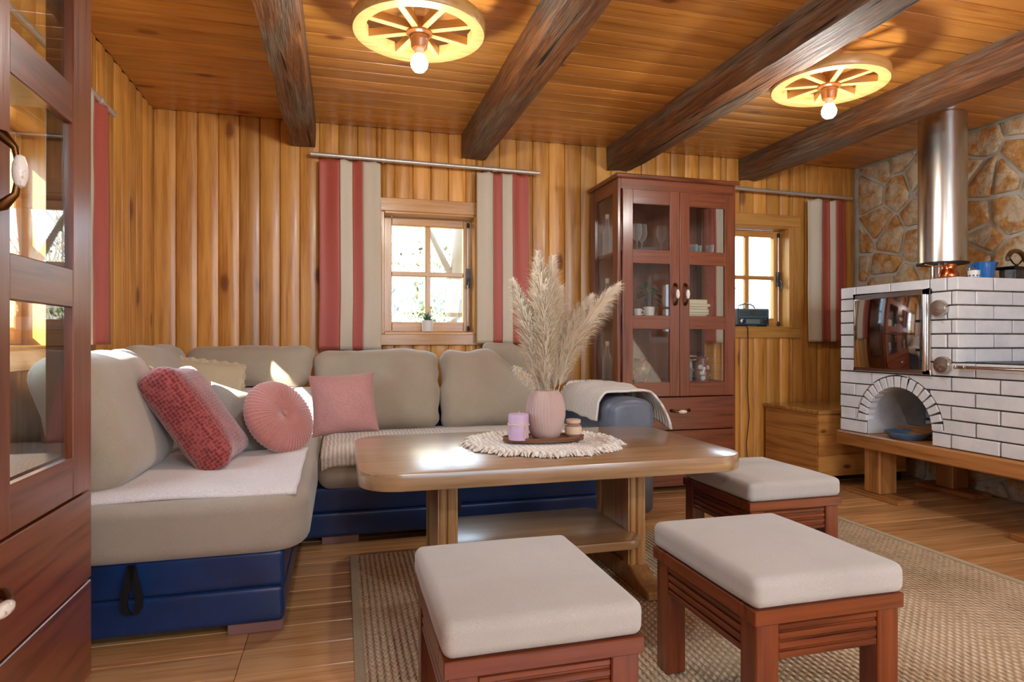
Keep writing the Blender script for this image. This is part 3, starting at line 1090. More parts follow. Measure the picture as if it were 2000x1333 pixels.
def bxp(nm, mt, x0, x1, y0, y1, z0, z1, par=t, r=0.03, mid=4):
    b = MB()
    b.rbox((x1 - x0) / 2, (y1 - y0) / 2, (z1 - z0) / 2, r, mid)
    return b.build(nm, mt, par, ((x0 + x1) / 2, (y0 + y1) / 2, (z0 + z1) / 2), smooth=True, auto=2)
bxp('back_frame', 'leather', SX0, SX1 - 0.002, 3.90, 4.02, 0.03, 0.62)
bxp('back_frame', 'leather', SX0 - 0.03, SX0 + 0.07, 2.30, 3.90, 0.30, 0.60)
# arm on the right: padded leather block with a crowned top
def armdef(p):
    k = 0.035 * (1 - (p.x / 0.133) ** 2) if p.z > 0 else 0
    s_ = -0.06 * max(0, (p.y + 0.42) / 0.84) if p.z > 0 else 0
    return Vector((p.x, p.y, p.z + k + s_ * 0))
b = MB()
b.rbox(0.133, 0.42, 0.295, 0.045, 8, armdef)
b.build('armrest', 'armleather', t, (1.490, 3.47, 0.33), smooth=True, auto=2)
for (x, y) in ((-0.27, 2.27), (-0.93, 2.27), (0.0, 3.15), (1.15, 3.15)):
    b = MB()
    b.box(-0.085, 0.085, -0.045, 0.045, 0.0, 0.036)
    b.build('foot', 'foot', t, (x, y, 0), bevel=0.003)
def strap(x, y, z):
    b = MB()
    pts = []
    for i in range(13):
        a = i / 12
        th = -PI / 2 + 2 * PI * (a * 0.86 + 0.07) + PI
        pts.append((x + 0.026 * math.sin(2 * PI * a) * (0.4 + 0.6 * math.sin(PI * a)), y - 0.014 - 0.004 * math.sin(PI * a), z - 0.15 * math.sin(PI * a)))
    vs_, fs = [], []
    for i, p in enumerate(pts):
        vs_ += [(p[0] - 0.011, p[1] - 0.004, p[2]), (p[0] + 0.011, p[1] - 0.004, p[2]), (p[0] + 0.011, p[1] + 0.004, p[2]), (p[0] - 0.011, p[1] + 0.004, p[2])]
    for i in range(len(pts) - 1):
        for k in range(4):
            k2 = (k + 1) % 4
            fs.append((i * 4 + k, i * 4 + k2, i * 4 + 4 + k2, i * 4 + 4 + k))
    b.add(vs_, fs)
    b.build('pull_strap', 'black', t, smooth=True)
strap(-0.62, 2.20, 0.268)
strap(0.54, 3.08, 0.268)

# loose back cushions
def back_cushion(label, hx, hy, hz_, loc, rot, seed, fn=None, r=0.075):
    o = soft('back_cushion', 'cushion', hx, hz_, hy, r, loc, rot, crown=0.02, wr=0.016, mid=14, seed=seed, fn=fn)
    return tag(o, label, 'cushion', 'loose taupe back cushions on the sofa')
TILT = math.radians(80)
cz = SEATZ1 + 0.012
# local x = width, y = height, z = thickness (front); rotate up about x
o = soft('folded_blanket', 'quilt', 0.30, 0.085, 0.115, 0.05, (-0.42, 3.765, SEATZ1 + 0.14), wr=0.006, seed=77)
tag(o, 'white folded blanket in the sun behind the round pink pillow', 'blanket')
back_cushion('low taupe sofa back cushion in the corner above the round pink pillow', 0.33, 0.075, 0.115, (-0.49, 3.81, SEATZ1 + 0.372), (TILT, 0, 0), 11, r=0.07)
back_cushion('taupe sofa back cushion under the left striped curtain and window', 0.358, 0.075, 0.235, (0.213, 3.79, cz + 0.215), (TILT, 0, 0), 23)
def cut(p):
    if p.x > -0.02:
        k = (p.x + 0.02) / 0.32
        top = 0.235 - 0.30 * k
        if p.y > top:
            p = Vector((p.x, top + (p.y - top) * 0.05, p.z))
    return p
back_cushion('taupe sofa back cushion with a slanting top corner, behind the pampas vase', 0.335, 0.07, 0.235, (0.915, 3.78, cz + 0.215), (TILT, 0, 0), 37,
             lambda p: Vector((p.x, p.y - 0.26 * max(0, (p.x + 0.03) / 0.36) * max(0, (p.y + 0.235) / 0.47), p.z)))
o = soft('back_cushion', 'cushion', 0.23, 0.045, 0.23, 0.04, (1.115, 3.945, cz + 0.262), (0, 0, 0), wr=0.008, mid=8, seed=41,
         fn=lambda p: Vector((p.x, p.y, p.z - 0.12 * max(0, (p.x + .05) / 0.25) * max(0, (p.z + 0.23) / 0.46))))
tag(o, 'taupe wedge cushion at the back, next to the sofa arm', 'cushion', 'loose taupe back cushions on the sofa')
# along the left wall: facing +x
back_cushion('big taupe back cushion nearest the left cabinet', 0.36, 0.10, 0.245, (-0.815, 2.64, cz + 0.23), (math.radians(72), 0, PI / 2), 51, r=0.095)
back_cushion('taupe back cushion against the left wall behind the ruffled pillow', 0.36, 0.085, 0.25, (-0.83, 3.385, cz + 0.232), (math.radians(74), 0, PI / 2), 63, r=0.08)

# scatter pillows (local: x width, z height, front -y)
def pillow_mesh(name, w_, h_, t_, n=26, pinch=0.10, wr=0.004, seed=0.0):
    b = MB()
    def pt(u, v, sgn):
        a = max(0.0, (1 - u * u) * (1 - v * v))
        th = t_ / 2 * a ** 0.45
        x = w_ / 2 * (u - pinch * u * abs(u) ** 2 * (1 - v * v))
        z = h_ / 2 * (v - pinch * v * abs(v) ** 2 * (1 - u * u))
        rim = 1 - a
        k = wr * (nz((x * 14 + seed, z * 14, sgn)) + 0.6 * nz((x * 34 + seed, z * 34, sgn)))
        return (x, sgn * (th + (k if a > 0.001 else 0)), z)
    for sgn in (-1, 1):
        b.grid(lambda u, v: pt(math.sin((u - .5) * PI), math.sin((v - .5) * PI), sgn), n, n, flip=sgn > 0)
    me = b.mesh(name, smooth=True, auto=3)
    bm = bmesh.new(); bm.from_mesh(me)
    bmesh.ops.remove_doubles(bm, verts=bm.verts, dist=1e-5)
    bm.to_mesh(me); bm.free()
    for p in me.polygons:
        p.use_smooth = True
    return me
def pillow(nm, label, mt, w_, h_, t_, loc, rot, seed=0, pinch=0.10, wr=0.004):
    return tag(ob(nm, pillow_mesh(nm, w_, h_, t_, pinch=pinch, wr=wr, seed=seed), mt, None, loc, rot), label, 'pillow')
def eul(back, roll, yaw):
    """lean back, roll in its own plane, then turn about the vertical"""
    return (Matrix.Rotation(yaw, 4, 'Z') @ Matrix.Rotation(-back, 4, 'X') @ Matrix.Rotation(roll, 4, 'Y')).to_euler()
D2 = math.radians
pillow('square_pillow', 'pale pink chenille pillow right of the round velvet pillow', 'pinkchenille', 0.35, 0.34, 0.15, (0.018, 3.53, 0.622), eul(D2(20), D2(-3), D2(4)), 3, 0.085, 0.007)
pillow('ruffled_pillow', 'cream ruffled pillow at the back of the sofa corner', 'creamcotton', 0.40, 0.40, 0.14, (-0.685, 3.50, 0.672), eul(D2(20), D2(9), D2(24)), 9, 0.06)
pillow('plain_pillow', 'small grey-white pillow wedged behind the round pink pillow', 'greycotton', 0.32, 0.32, 0.12, (-0.435, 3.11, 0.592), eul(D2(24), D2(20), D2(50)), 15, 0.08)
tag(soft('knit_pillow', 'redknit', 0.185, 0.215, 0.078, 0.06, (-0.56, 2.78, 0.652), (D2(56), 0, D2(88)), crown=0.02, wr=0.012, mid=12, seed=91,
         fn=lambda p: p + Vector((0.02 * (p.x / .185) * abs(p.y / .215) ** 3, 0.02 * (p.y / .215) * abs(p.x / .185) ** 3, 0))), 'dark red bubble-knit pillow leaning on the big left cushion', 'pillow')
# frill on the cream pillow
rp = [o for o in bpy.data.objects if o.name == 'ruffled_pillow'][0]
b = MB()
N_ = 160
def frill(u, v):
    a = u * 4
    side, f = int(a) % 4, a - int(a)
    c = -1 + 2 * f
    p = {0: (c, 1), 1: (1, -c), 2: (-c, -1), 3: (-1, c)}[side]
    out = 0.030 * v
    x = 0.186 * p[0] * 0.97 + (out * p[0] if side in (1, 3) else out * c * 0.7)
    z = 0.186 * p[1] * 0.97 + (out * p[1] if side in (0, 2) else out * (-c if side == 1 else c) * 0.7)
    return (x, 0.012 * math.sin(u * 190) * v, z)
b.grid(frill, N_ * 2, 2, wrapu=True)
b.build('ruffle', 'creamcotton', rp, smooth=True, auto=3)

# round pleated velvet pillow
t2 = thing('round_pillow', 'round pleated pink velvet pillow with a button centre', 'pillow', (-0.262, 2.99, 0.622), rot=eul(D2(28), 0, D2(46)))
b = MB()
Rr, Tt = 0.172, 0.12
def rp_pt(u, v):
    th = 2 * PI * u
    s_ = v * PI                                        # 0 front centre .. pi back centre
    r = Rr * math.sin(s_) ** 0.8
    y = -Tt / 2 * (math.cos(s_) * (1.0) if abs(math.cos(s_)) < 1 else math.cos(s_))
    dim = 0.030 * math.exp(-(r / 0.035) ** 2)
    y = y + (dim if s_ < PI / 2 else -dim)
    pl_ = 0.0020 * math.sin(th * 56 + 2 * nz((math.cos(th) * 3, math.sin(th) * 3, 1))) * min(1, r / 0.05) * (1 if r < Rr * .98 else .8)
    y += -pl_ if s_ < PI / 2 else pl_
    r2 = r + pl_ * 0.6
    return (r2 * math.cos(th), y, r2 * math.sin(th))
b.grid(rp_pt, 264, 26, wrapu=True)
b.build('cover', 'velvet', t2, smooth=True, auto=3)
b = MB()
b.lathe([(0, -0.008), (0.012, -0.005), (0.014, 0), (0.012, 0.005), (0, 0.008)], 16)
b.build('button', 'velvet', t2, (0, -0.040, 0), (PI / 2, 0, 0), smooth=True)

# ---------------------------------------------------------------- covers on the sofa
def sheet(nm, mt, label, cat, fn, nu, nv, th=0.008):
    b = MB()
    b.grid(fn, nu, nv)
    o = b.build(nm, mt, smooth=True, auto=3)
    md = o.modifiers.new('thickness', 'SOLIDIFY')
    md.thickness = th
    md.offset = 1
    return tag(o, label, cat)
ZT = SEATZ1 + 0.021
def chaise_cover(u, v):
    x = -0.93 + 0.79 * u
    y = 2.205 + 0.80 * v
    z = ZT + 0.004 * nz((x * 7, y * 7, 1)) + 0.004 * math.sin(x * 9 + y * 3)
    if v < 0.06:
        z -= 0.016 * (1 - v / 0.06) ** 1.5
        y += 0.010 * (1 - v / 0.06)
    y += 0.012 * nz((x * 5, 0, 4)) * (1 - v)
    x += 0.010 * nz((y * 4, 0, 8)) * u
    return (x, y, z)
sheet('quilted_throw', 'quilt', 'pinkish white quilted throw spread over the chaise seat', 'throw', chaise_cover, 60, 60, 0.010)
def long_cover(u, v):
    # runs over the front edge of the long seat
    x = -0.085 + 1.36 * u
    s_ = v * 0.60
    if s_ < 0.05:
        y, z = 3.006, SEATZ1 - 0.062 + s_
    elif s_ < 0.13:
        a = (s_ - 0.05) / 0.08 * PI / 2
        y, z = 3.006 + 0.05 * (1 - math.cos(a)), SEATZ1 - 0.012 + 0.029 * math.sin(a)
    else:
        y, z = 3.056 + (s_ - 0.13), SEATZ1 + 0.018
    z += 0.003 * nz((x * 8, y * 8, 2)) + 0.002
    if u < 0.05:
        z -= 0.02 * (1 - u / 0.05) ** 2
    return (x, y, z)
sheet('ribbed_throw', 'ribthrow', 'cream ribbed cover along the long sofa seat', 'throw', long_cover, 90, 50, 0.008)
def arm_throw(u, v):
    # u across the arm (inside to hanging outside), v from front to back
    s_ = u * 0.62
    y = 3.16 + 0.58 * v - 0.10 * max(0, u - 0.55) * (1 - v) * 2
    top = 0.669
    xi, xo = 1.357, 1.624
    if s_ < 0.10:
        x, z = xi - 0.012 - 0.012 * (1 - s_ / 0.1), top - 0.055 - (0.10 - s_)
    elif s_ < 0.16:
        a = (s_ - 0.10) / 0.06
        x, z = xi - 0.012 + 0.05 * a, top - 0.055 + 0.052 * math.sin(a * PI / 2)
    elif s_ < 0.38:
        a = (s_ - 0.16) / 0.22
        x, z = xi + 0.038 + 0.22 * a, top - 0.003 + 0.006 * math.sin(a * PI)
    else:
        a = (s_ - 0.38) / 0.24
        x, z = xo + 0.012 + 0.085 * math.sin(a * PI / 2) * (1 - v) + 0.0, top - 0.008 - 0.185 * a ** 1.3 * (1 - 0.75 * v)
        if v > 0.45:
            x = min(x, CABX - 0.004 + 0.0)
    z += 0.013 * (nz((x * 9, y * 9, 5)) + 0.7) + 0.045 * v * (1 if 0.1 < s_ < 0.5 else 0.6) * max(0, math.sin(v * PI * 0.9 + .3)) + 0.002
    return (x, y, z)
at = sheet('knitted_throw', 'knit', 'off-white knitted throw draped over the navy sofa arm', 'throw', arm_throw, 70, 60, 0.012)
b = MB()
for i in range(46):
    u = 0.05 + 0.6 * i / 45
    p = Vector(arm_throw(u, 1.0)) + Vector((0, 0, 0.008))
    b.tube([p, p + Vector((R.uniform(-.006, .006), 0.012, 0.016)), p + Vector((R.uniform(-.012, .012), 0.02, 0.006 + R.uniform(0, .012)))], [0.005, 0.006, 0.003], 5)
b.build('fringe', 'knit', at, smooth=True, kind='stuff')

# ---------------------------------------------------------------- jute rug
RX0, RX1, RY0, RY1 = 0.04, 2.60, 0.95, 2.885
rug = thing('jute_rug', 'braided natural jute rug under the table and stools', 'rug', ((RX0 + RX1) / 2, (RY0 + RY1) / 2, 0.0015))
b = MB()
hx, hy = (RX1 - RX0) / 2, (RY1 - RY0) / 2
nu = 122
pts = []
def rugp(u, v):
    x = -hx + 0.03 + (2 * hx - 0.06) * u
    return (x, -hy + 2 * hy * v, 0.006 + 0.0035 * abs(math.sin(u * nu * PI)))
b.grid(rugp, nu * 4, 4)
b.grid(lambda u, v: (-hx + 0.03 + (2 * hx - 0.06) * u, -hy + 2 * hy * v, 0.0), 2, 2, flip=True)
b.build('braided_field', 'rug', rug, smooth=True, auto=3)
for x0 in (-hx, hx - 0.03):
    b = MB()
    b.rbox(0.015, hy, 0.0055, 0.005, 3)
    b.build('border', 'rugedge', rug, (x0 + 0.015, 0, 0.0057), smooth=True)
RUGZ = 0.012

# ---------------------------------------------------------------- oak table
tb = thing('coffee_table', 'oak table with rounded corners, two slab legs and a lower shelf', 'table', (0.745, 2.385, RUGZ))
def rounded(hx, hy, r, n=8, cut_=0):
    o = []
    for cx, cy, a0 in ((hx - r, hy - r, 0), (-hx + r, hy - r, 90), (-hx + r, -hy + r, 180), (hx - r, -hy + r, 270)):
        for i in range(n + 1):
            a = math.radians(a0 + 90 * i / n)
            o.append((cx + r * math.cos(a), cy + r * math.sin(a)))
    return o
TZ = 0.55 - RUGZ
b = MB()
b.prism(rounded(0.69, 0.42, 0.13, 12), TZ - 0.056, TZ)
b.build('tabletop', 'oak', tb, bevel=0.006, bseg=2, smooth=True, auto=0.5)
b = MB()
b.prism(rounded(0.355, 0.245, 0.07, 8), 0.175, 0.208)
b.build('lower_shelf', 'oak', tb, bevel=0.005, bseg=2, smooth=True, auto=0.5)
for sx in (-1, 1):
    X = 0.372 * sx
    b = MB()
    b.box(-0.030, 0.030, -0.115, 0.115, 0.075, TZ - 0.056)
    b.build('leg', 'oak_z', tb, (X, 0.03, 0), bevel=0.004)
    for sy in (-1, 1):
        b = MB()                                       # moulded edge columns
        b.box(-0.036, 0.036, -0.022, 0.022, 0.07, TZ - 0.056)
        b.tube([(-0.020, -0.022 * 1, 0.075), (-0.020, -0.022, TZ - 0.058)], 0.011, 8)
        b.tube([(0.012, -0.022 * 1, 0.075), (0.012, -0.022, TZ - 0.058)], 0.017, 8)
        b.build('leg_moulding', 'oak_z', tb, (X, 0.03 + 0.137 * sy, 0), (0, 0, 0 if sy < 0 else PI), smooth=True, auto=0.6)
    b = MB()
    b.prism([(-0.33, 0), (0.33, 0), (0.33, 0.03), (0.24, 0.045), (0.18, 0.078), (-0.18, 0.078), (-0.24, 0.045), (-0.33, 0.03)], -0.04, 0.04, 'yz')
    b.build('runner', 'oak_z', tb, (X, 0.03, 0), bevel=0.005)

# ---------------------------------------------------------------- stools
def stool(label, x, y):
    t = thing('upholstered_stool', label, 'stool', (x, y, RUGZ), 0, 'three matching upholstered stools')
    W, D = 0.41, 0.475
    FZ = 0.36 - RUGZ
    for sx in (-1, 1):
        for sy in (-1, 1):
            b = MB()
            b.box(-0.03, 0.03, -0.03, 0.03, 0, FZ - 0.034)
            b.build('leg', 'stoolwood', t, (sx * (W / 2 - 0.038), sy * (D / 2 - 0.038), 0), bevel=0.003)
    for sy in (-1, 1):
        b = MB(); b.box(-W / 2, W / 2, -0.032, 0.032, FZ - 0.034, FZ)
        b.build('top_rail', 'stoolwood_h', t, (0, sy * (D / 2 - 0.032), 0), bevel=0.002)
        b = MB(); b.box(-W / 2 + 0.06, W / 2 - 0.06, -0.009, 0.009, FZ - 0.122, FZ - 0.034)
        ap = b.build('apron', 'stoolwood_h', t, (0, sy * (D / 2 - 0.026), 0))
        for k in range(4):
            b = MB()
            b.box(-W / 2 + 0.068, W / 2 - 0.068, -0.006, 0.0, -0.0075, 0.0075)
            b.build('reed', 'stoolwood_h', ap, (0, sy * 0.0092 + (0.006 if sy > 0 else 0), FZ - 0.048 - k * 0.0215), bevel=0.003)
    for sx in (-1, 1):
        b = MB(); b.box(-0.032, 0.032, -D / 2 + 0.064, D / 2 - 0.064, FZ - 0.034, FZ)
        b.build('top_rail', 'stoolwood_y', t, (sx * (W / 2 - 0.032), 0, 0), bevel=0.002)
        b = MB(); b.box(-0.009, 0.009, -D / 2 + 0.06, D / 2 - 0.06, FZ - 0.122, FZ - 0.034)
        ap = b.build('apron', 'stoolwood_y', t, (sx * (W / 2 - 0.026), 0, 0))
        for k in range(4):
            b = MB()
            b.box(-0.006, 0.0, -D / 2 + 0.068, D / 2 - 0.068, -0.0075, 0.0075)
            b.build('reed', 'stoolwood_y', ap, (sx * 0.0092 + (0.006 if sx > 0 else 0), 0, FZ - 0.048 - k * 0.0215), bevel=0.003)
    soft('cushion', 'stoolfabric', W / 2 + 0.002, D / 2 + 0.002, 0.036, 0.022, (0, 0, FZ + 0.0355), par=t, crown=0.014, wr=0.0015, mid=10, seed=x * 9)
stool('upholstered stool nearest the camera, left of the other two', 0.390, 1.405)
stool('upholstered stool in front of the table right end, seen whole at lower right', 1.090, 1.445)
stool('upholstered stool half under the right end of the table', 1.665, 2.262)

# ---------------------------------------------------------------- wheel lamps
def wheel_lamp(label, x, y, power):
    t = thing('wheel_lamp', label, 'ceiling lamp', (x, y, CEIL), 0.0, 'wagon-wheel ceiling lamps')
    zb = -0.165                                        # underside of the wheel below the ceiling
    b = MB()
    b.lathe([(0.0, -0.012), (0.06, -0.012), (0.06, 0.0), (0, 0.0)], 24)
    b.build('ceiling_plate', 'socket', t, smooth=True)
    b = MB()
    b.box(-0.019, 0.019, -0.019, 0.019, zb + 0.04, -0.012)
    b.build('stem', 'wheel', t)
    b = MB()
    n = 72
    vs_, fs = [], []
    prof = [(0.205, 0.0), (0.25, 0.0), (0.254, 0.006), (0.254, 0.044), (0.25, 0.05), (0.205, 0.05)]
    for i in range(n):
        a = 2 * PI * i / n
        for r, z in prof:
            vs_.append((r * math.cos(a), r * math.sin(a), zb + z))
    for i in range(n):
        j = (i + 1) % n
        for k in range(6):
            k2 = (k + 1) % 6
            fs.append((i * 6 + k, j * 6 + k, j * 6 + k2, i * 6 + k2))
    b.add(vs_, fs)
    b.build('rim', 'wheel', t, smooth=True, auto=0.6)
    for i in range(8):
        b = MB()
        b.box(0.04, 0.206, -0.0125, 0.0125, zb + 0.006, zb + 0.040)
        b.build('spoke', 'wheel', t, (0, 0, 0), (0, 0, 2 * PI * i / 8 + 0.32), bevel=0.002)
    b = MB()
    b.lathe([(0.0, 0.05), (0.046, 0.05), (0.05, 0.042), (0.05, 0.0), (0.042, -0.006), (0.034, -0.008), (0.034, -0.018), (0.037, -0.022), (0.034, -0.028), (0.031, -0.050), (0.028, -0.056), (0, -0.056)], 28, 0, 0, zb)
    b.build('hub', 'socket', t, smooth=True, auto=0.6)
    b = MB()
    b.lathe([(0.0, -0.054), (0.018, -0.056), (0.018, -0.072), (0.021, -0.08)], 20, 0, 0, zb)
    b.build('bulb_collar', 'bulbcap', t, smooth=True)
    b = MB()
    b.lathe([(0.0205, -0.079), (0.026, -0.090), (0.0325, -0.105), (0.0335, -0.115), (0.030, -0.129), (0.02, -0.141), (0.0, -0.146)], 24, 0, 0, zb)
    b.build('bulb', 'bulb', t, smooth=True)
    l = bpy.data.lights.new('bulb_light', 'POINT')
    l.energy = power
    l.color = (1.0, 0.975, 0.93)
    l.shadow_soft_size = 0.035
    lo = bpy.data.objects.new('bulb_light', l)
    lo.parent = t
    lo.location = (0, 0, zb - 0.19)
    COL.objects.link(lo)
LAMP_W = 9.0
wheel_lamp('wagon-wheel ceiling lamp with a bare bulb, above the sofa end of the table', 0.294, 2.45, LAMP_W)
wheel_lamp('wagon-wheel ceiling lamp with a bare bulb, between the beams by the steel flue', 2.20, 2.46, LAMP_W)
wheel_lamp('added wagon-wheel fill lamp, unseen behind the camera, left of the glazed wall', 0.294, -0.85, LAMP_W * 3.0)  # added lamp out of view, stronger, to fill the room with light
wheel_lamp('added wagon-wheel fill lamp, unseen behind the camera, by the stone wall', 2.20, -0.85, LAMP_W * 3.0)  # second unseen lamp, added for more fill light

# ---------------------------------------------------------------- curtains
def curtain(label, rodz, botz, stripes, loc, rotz, seed=0.0, depth=0.012):
    """stripes: [(width, material)] from left to right, local x along the wall"""
    t = thing('striped_curtain', label, 'curtain', loc, rotz, 'red and cream striped curtains')
    Wt = sum(s_[0] for s_ in stripes)
    x = 0.0
    H = rodz - botz
    for (w_, mt) in stripes:
        x0 = x
        def fn(u, v, x0=x0, w_=w_):
            xx = x0 + w_ * u
            sw = depth * math.sin(2 * PI * (xx / Wt * 2.2) + seed) * (0.55 + 0.45 * v) + 0.004 * nz((xx * 12 + seed, v * 4, 1))
            top = -0.010 * abs(math.sin(PI * (xx / Wt * 4 + seed))) if v > 0.98 else 0
            return (xx * (1 - 0.02 * v) + 0.006 * nz((v * 3, seed, 2)) * (1 - v), sw, -H + H * v + top)
        b = MB()
        b.grid(fn, 10, 44)
        o = b.build('stripe', mt, t, smooth=True, auto=3)
        md = o.modifiers.new('thickness', 'SOLIDIFY')
        md.thickness = 0.003
        x += w_
    return t
RODZ = 2.07
RY = YB - 0.075
def rod(label, p0, p1, brackets, wall_dir):
    t = thing('curtain_rod', label, 'curtain rod', p0)
    d = Vector(p1) - Vector(p0)
    b = MB()
    b.tube([(0, 0, 0), d], 0.0135, 12)
    b.build('pole', 'rod', t, smooth=True, auto=0.8)
    for f in brackets:
        c = d * f
        b = MB()
        w_ = Vector(wall_dir)
        b.tube([c, c + w_], 0.008, 8)
        b.tube([c - d.normalized() * 0.014, c + d.normalized() * 0.014], 0.0165, 12)
        b.build('bracket', 'rod', t, smooth=True)
curtain_gap = 0.016
rod('silver curtain rod over the small window behind the sofa', (-0.175, RY, 2.092), (1.275, RY, 2.075), (0.30, 0.79), (0, 0.07, 0))
rod('silver curtain rod above the cabinet and the window by the stone wall', (2.00, RY, 2.082), (3.79, RY, 2.055), (0.25, 0.70), (0, 0.07, 0))
rod('silver curtain rod end on the left wall above the red curtain', (XL + 0.075, 1.85, 1.98), (XL + 0.075, 3.165, 1.965), (0.12, 0.88), (-0.07, 0, 0))
curtain('striped curtain left of the small window behind the sofa', 2.073, 0.905, [(0.125, 'curtred'), (0.075, 'curtcream'), (0.062, 'curtred'), (0.112, 'curtcream')], (-0.125, RY, 2.073), 0, 0.4)
curtain('striped curtain right of the small window, behind the pampas grass', 2.06, 0.945, [(0.112, 'curtcream'), (0.060, 'curtred'), (0.070, 'curtcream'), (0.112, 'curtred')], (0.852, RY, 2.06), 0, 2.1)
curtain('striped curtain beside the stone wall, right of the far window', 2.035, 0.955, [(0.11, 'curtcream'), (0.085, 'curtred'), (0.035, 'curtcream'), (0.115, 'curtred')], (3.405, RY, 2.035), 0, 1.2, 0.018)
curtain('striped curtain seen through the side glass of the cabinet', 2.04, 0.945, [(0.10, 'curtred'), (0.10, 'curtcream')], (2.515, RY, 2.04), 0, 0.2)
curtain('red and cream curtain on the left wall, beside the left cabinet', 1.962, 0.945, [(0.12, 'curtcream'), (0.225, 'curtred')], (XL + 0.075, 2.795, 1.962), PI / 2, 0.9)

# ---------------------------------------------------------------- masonry stove on its timber bench
SXF = 3.10                                             # face towards the room
BZ = 0.392                                             # top of the timber bench
CO = 0.0757                                            # course height
NC = 12
Y0S, Y1, Y2 = 1.55, 2.57, 3.37                         # near end, step to the oven block, far end
HOB = BZ + 6 * CO
TOP = BZ + NC * CO
bench = thing('timber_bench', 'heavy timber bench carrying the white brick stove', 'bench', (SXF, 0, 0))
b = MB(); b.box(-0.03, 0.13, 1.45, Y2 + 0.005, BZ - 0.085, BZ - 0.001)
b.build('front_beam', 'timber', bench, bevel=0.008)
b = MB(); b.box(0.134, 0.45, 1.45, Y2, BZ - 0.075, BZ - 0.001)
b.build('deck_board', 'timber', bench, bevel=0.005)
b = MB(); b.box(0.454, XR - SXF - 0.03, 1.45, Y2, BZ - 0.075, BZ - 0.001)
b.build('deck_board', 'timber', bench, bevel=0.005)
for (x, y) in ((0.10, 3.155), (0.10, 2.12), (0.66, 3.155), (0.66, 2.12)):
    b = MB(); b.box(-0.065, 0.065, -0.06, 0.06, 0.031, BZ - 0.086 if x < 0.3 else BZ - 0.076)
    p = b.build('post', 'timber_z', bench, (x, y, 0), bevel=0.006)
    b = MB(); b.box(-0.075, 0.075, -0.20, 0.20, 0, 0.03)
    b.build('foot_board', 'timber', bench, (x, y, 0.0005), bevel=0.003)

stove = thing('masonry_stove', 'white painted brick stove with steel oven door and arched wood niche', 'stove', (SXF, 0, 0))
ACY, AR, ARO, AZS = 2.94, 0.223, 0.292, 0.470          # arch centre, radii, springing height
DEP = XR - SXF - 0.03
b = MB()
i_ = 0.012
b.box(i_, DEP, Y0S + i_, ACY - AR - 0.004, BZ + 0.001, HOB - 0.004)
b.box(i_, DEP, ACY + AR + 0.004, Y2 - i_, BZ + 0.001, TOP - 0.006)
b.box(i_, DEP, Y1 + i_, ACY + AR + 0.004, AZS + AR + 0.004, TOP - 0.006)
b.box(i_, DEP, Y1 + i_, ACY - AR - 0.004, HOB - 0.004, AZS + AR + 0.004)
arc = [(ACY + (AR + 0.002) * math.cos(PI * k / 24), AZS + (AR + 0.002) * math.sin(PI * k / 24)) for k in range(25)]
for k in range(24):
    a, c = arc[k], arc[k + 1]
    b.prism([a, (a[0], AZS + AR + 0.006), (c[0], AZS + AR + 0.006), c], i_, DEP, 'yz')
b.box(0.47, DEP, ACY - AR - 0.004, ACY + AR + 0.004, BZ + 0.001, AZS + AR + 0.005)
b.build('core', 'joint', stove)
g = 0.004
_bm = {}
def brick_y(y0, y1, z0, z1, dp=0.06):
    """brick in the face towards -x"""
    k = ('y', round(y1 - y0, 3), round(z1 - z0, 3), dp)
    if k not in _bm:
        bb = MB()
        h_, l_ = (z1 - z0) / 2 - g, (y1 - y0) / 2 - g
        bb.box(0, dp, -l_, l_, -h_, h_)
        _bm[k] = bb.mesh('brick', bevel=0.003)
    ob('brick', _bm[k], 'brick', stove, (R.uniform(-0.002, 0.002), (y0 + y1) / 2, (z0 + z1) / 2))
def brick_x(x0, x1, z0, z1, yf):
    k = ('x', round(x1 - x0, 3), round(z1 - z0, 3))
    if k not in _bm:
        bb = MB()
        h_, l_ = (z1 - z0) / 2 - g, (x1 - x0) / 2 - g
        bb.box(-l_, l_, 0, 0.06, -h_, h_)
        _bm[k] = bb.mesh('brick', bevel=0.003)
    ob('brick', _bm[k], 'brick', stove, ((x0 + x1) / 2, yf + R.uniform(-0.002, 0.002), (z0 + z1) / 2))
BLN = 0.257
DY0, DY1, DZ0, DZ1 = 2.715, 3.245, 0.775, 1.245        # oven door
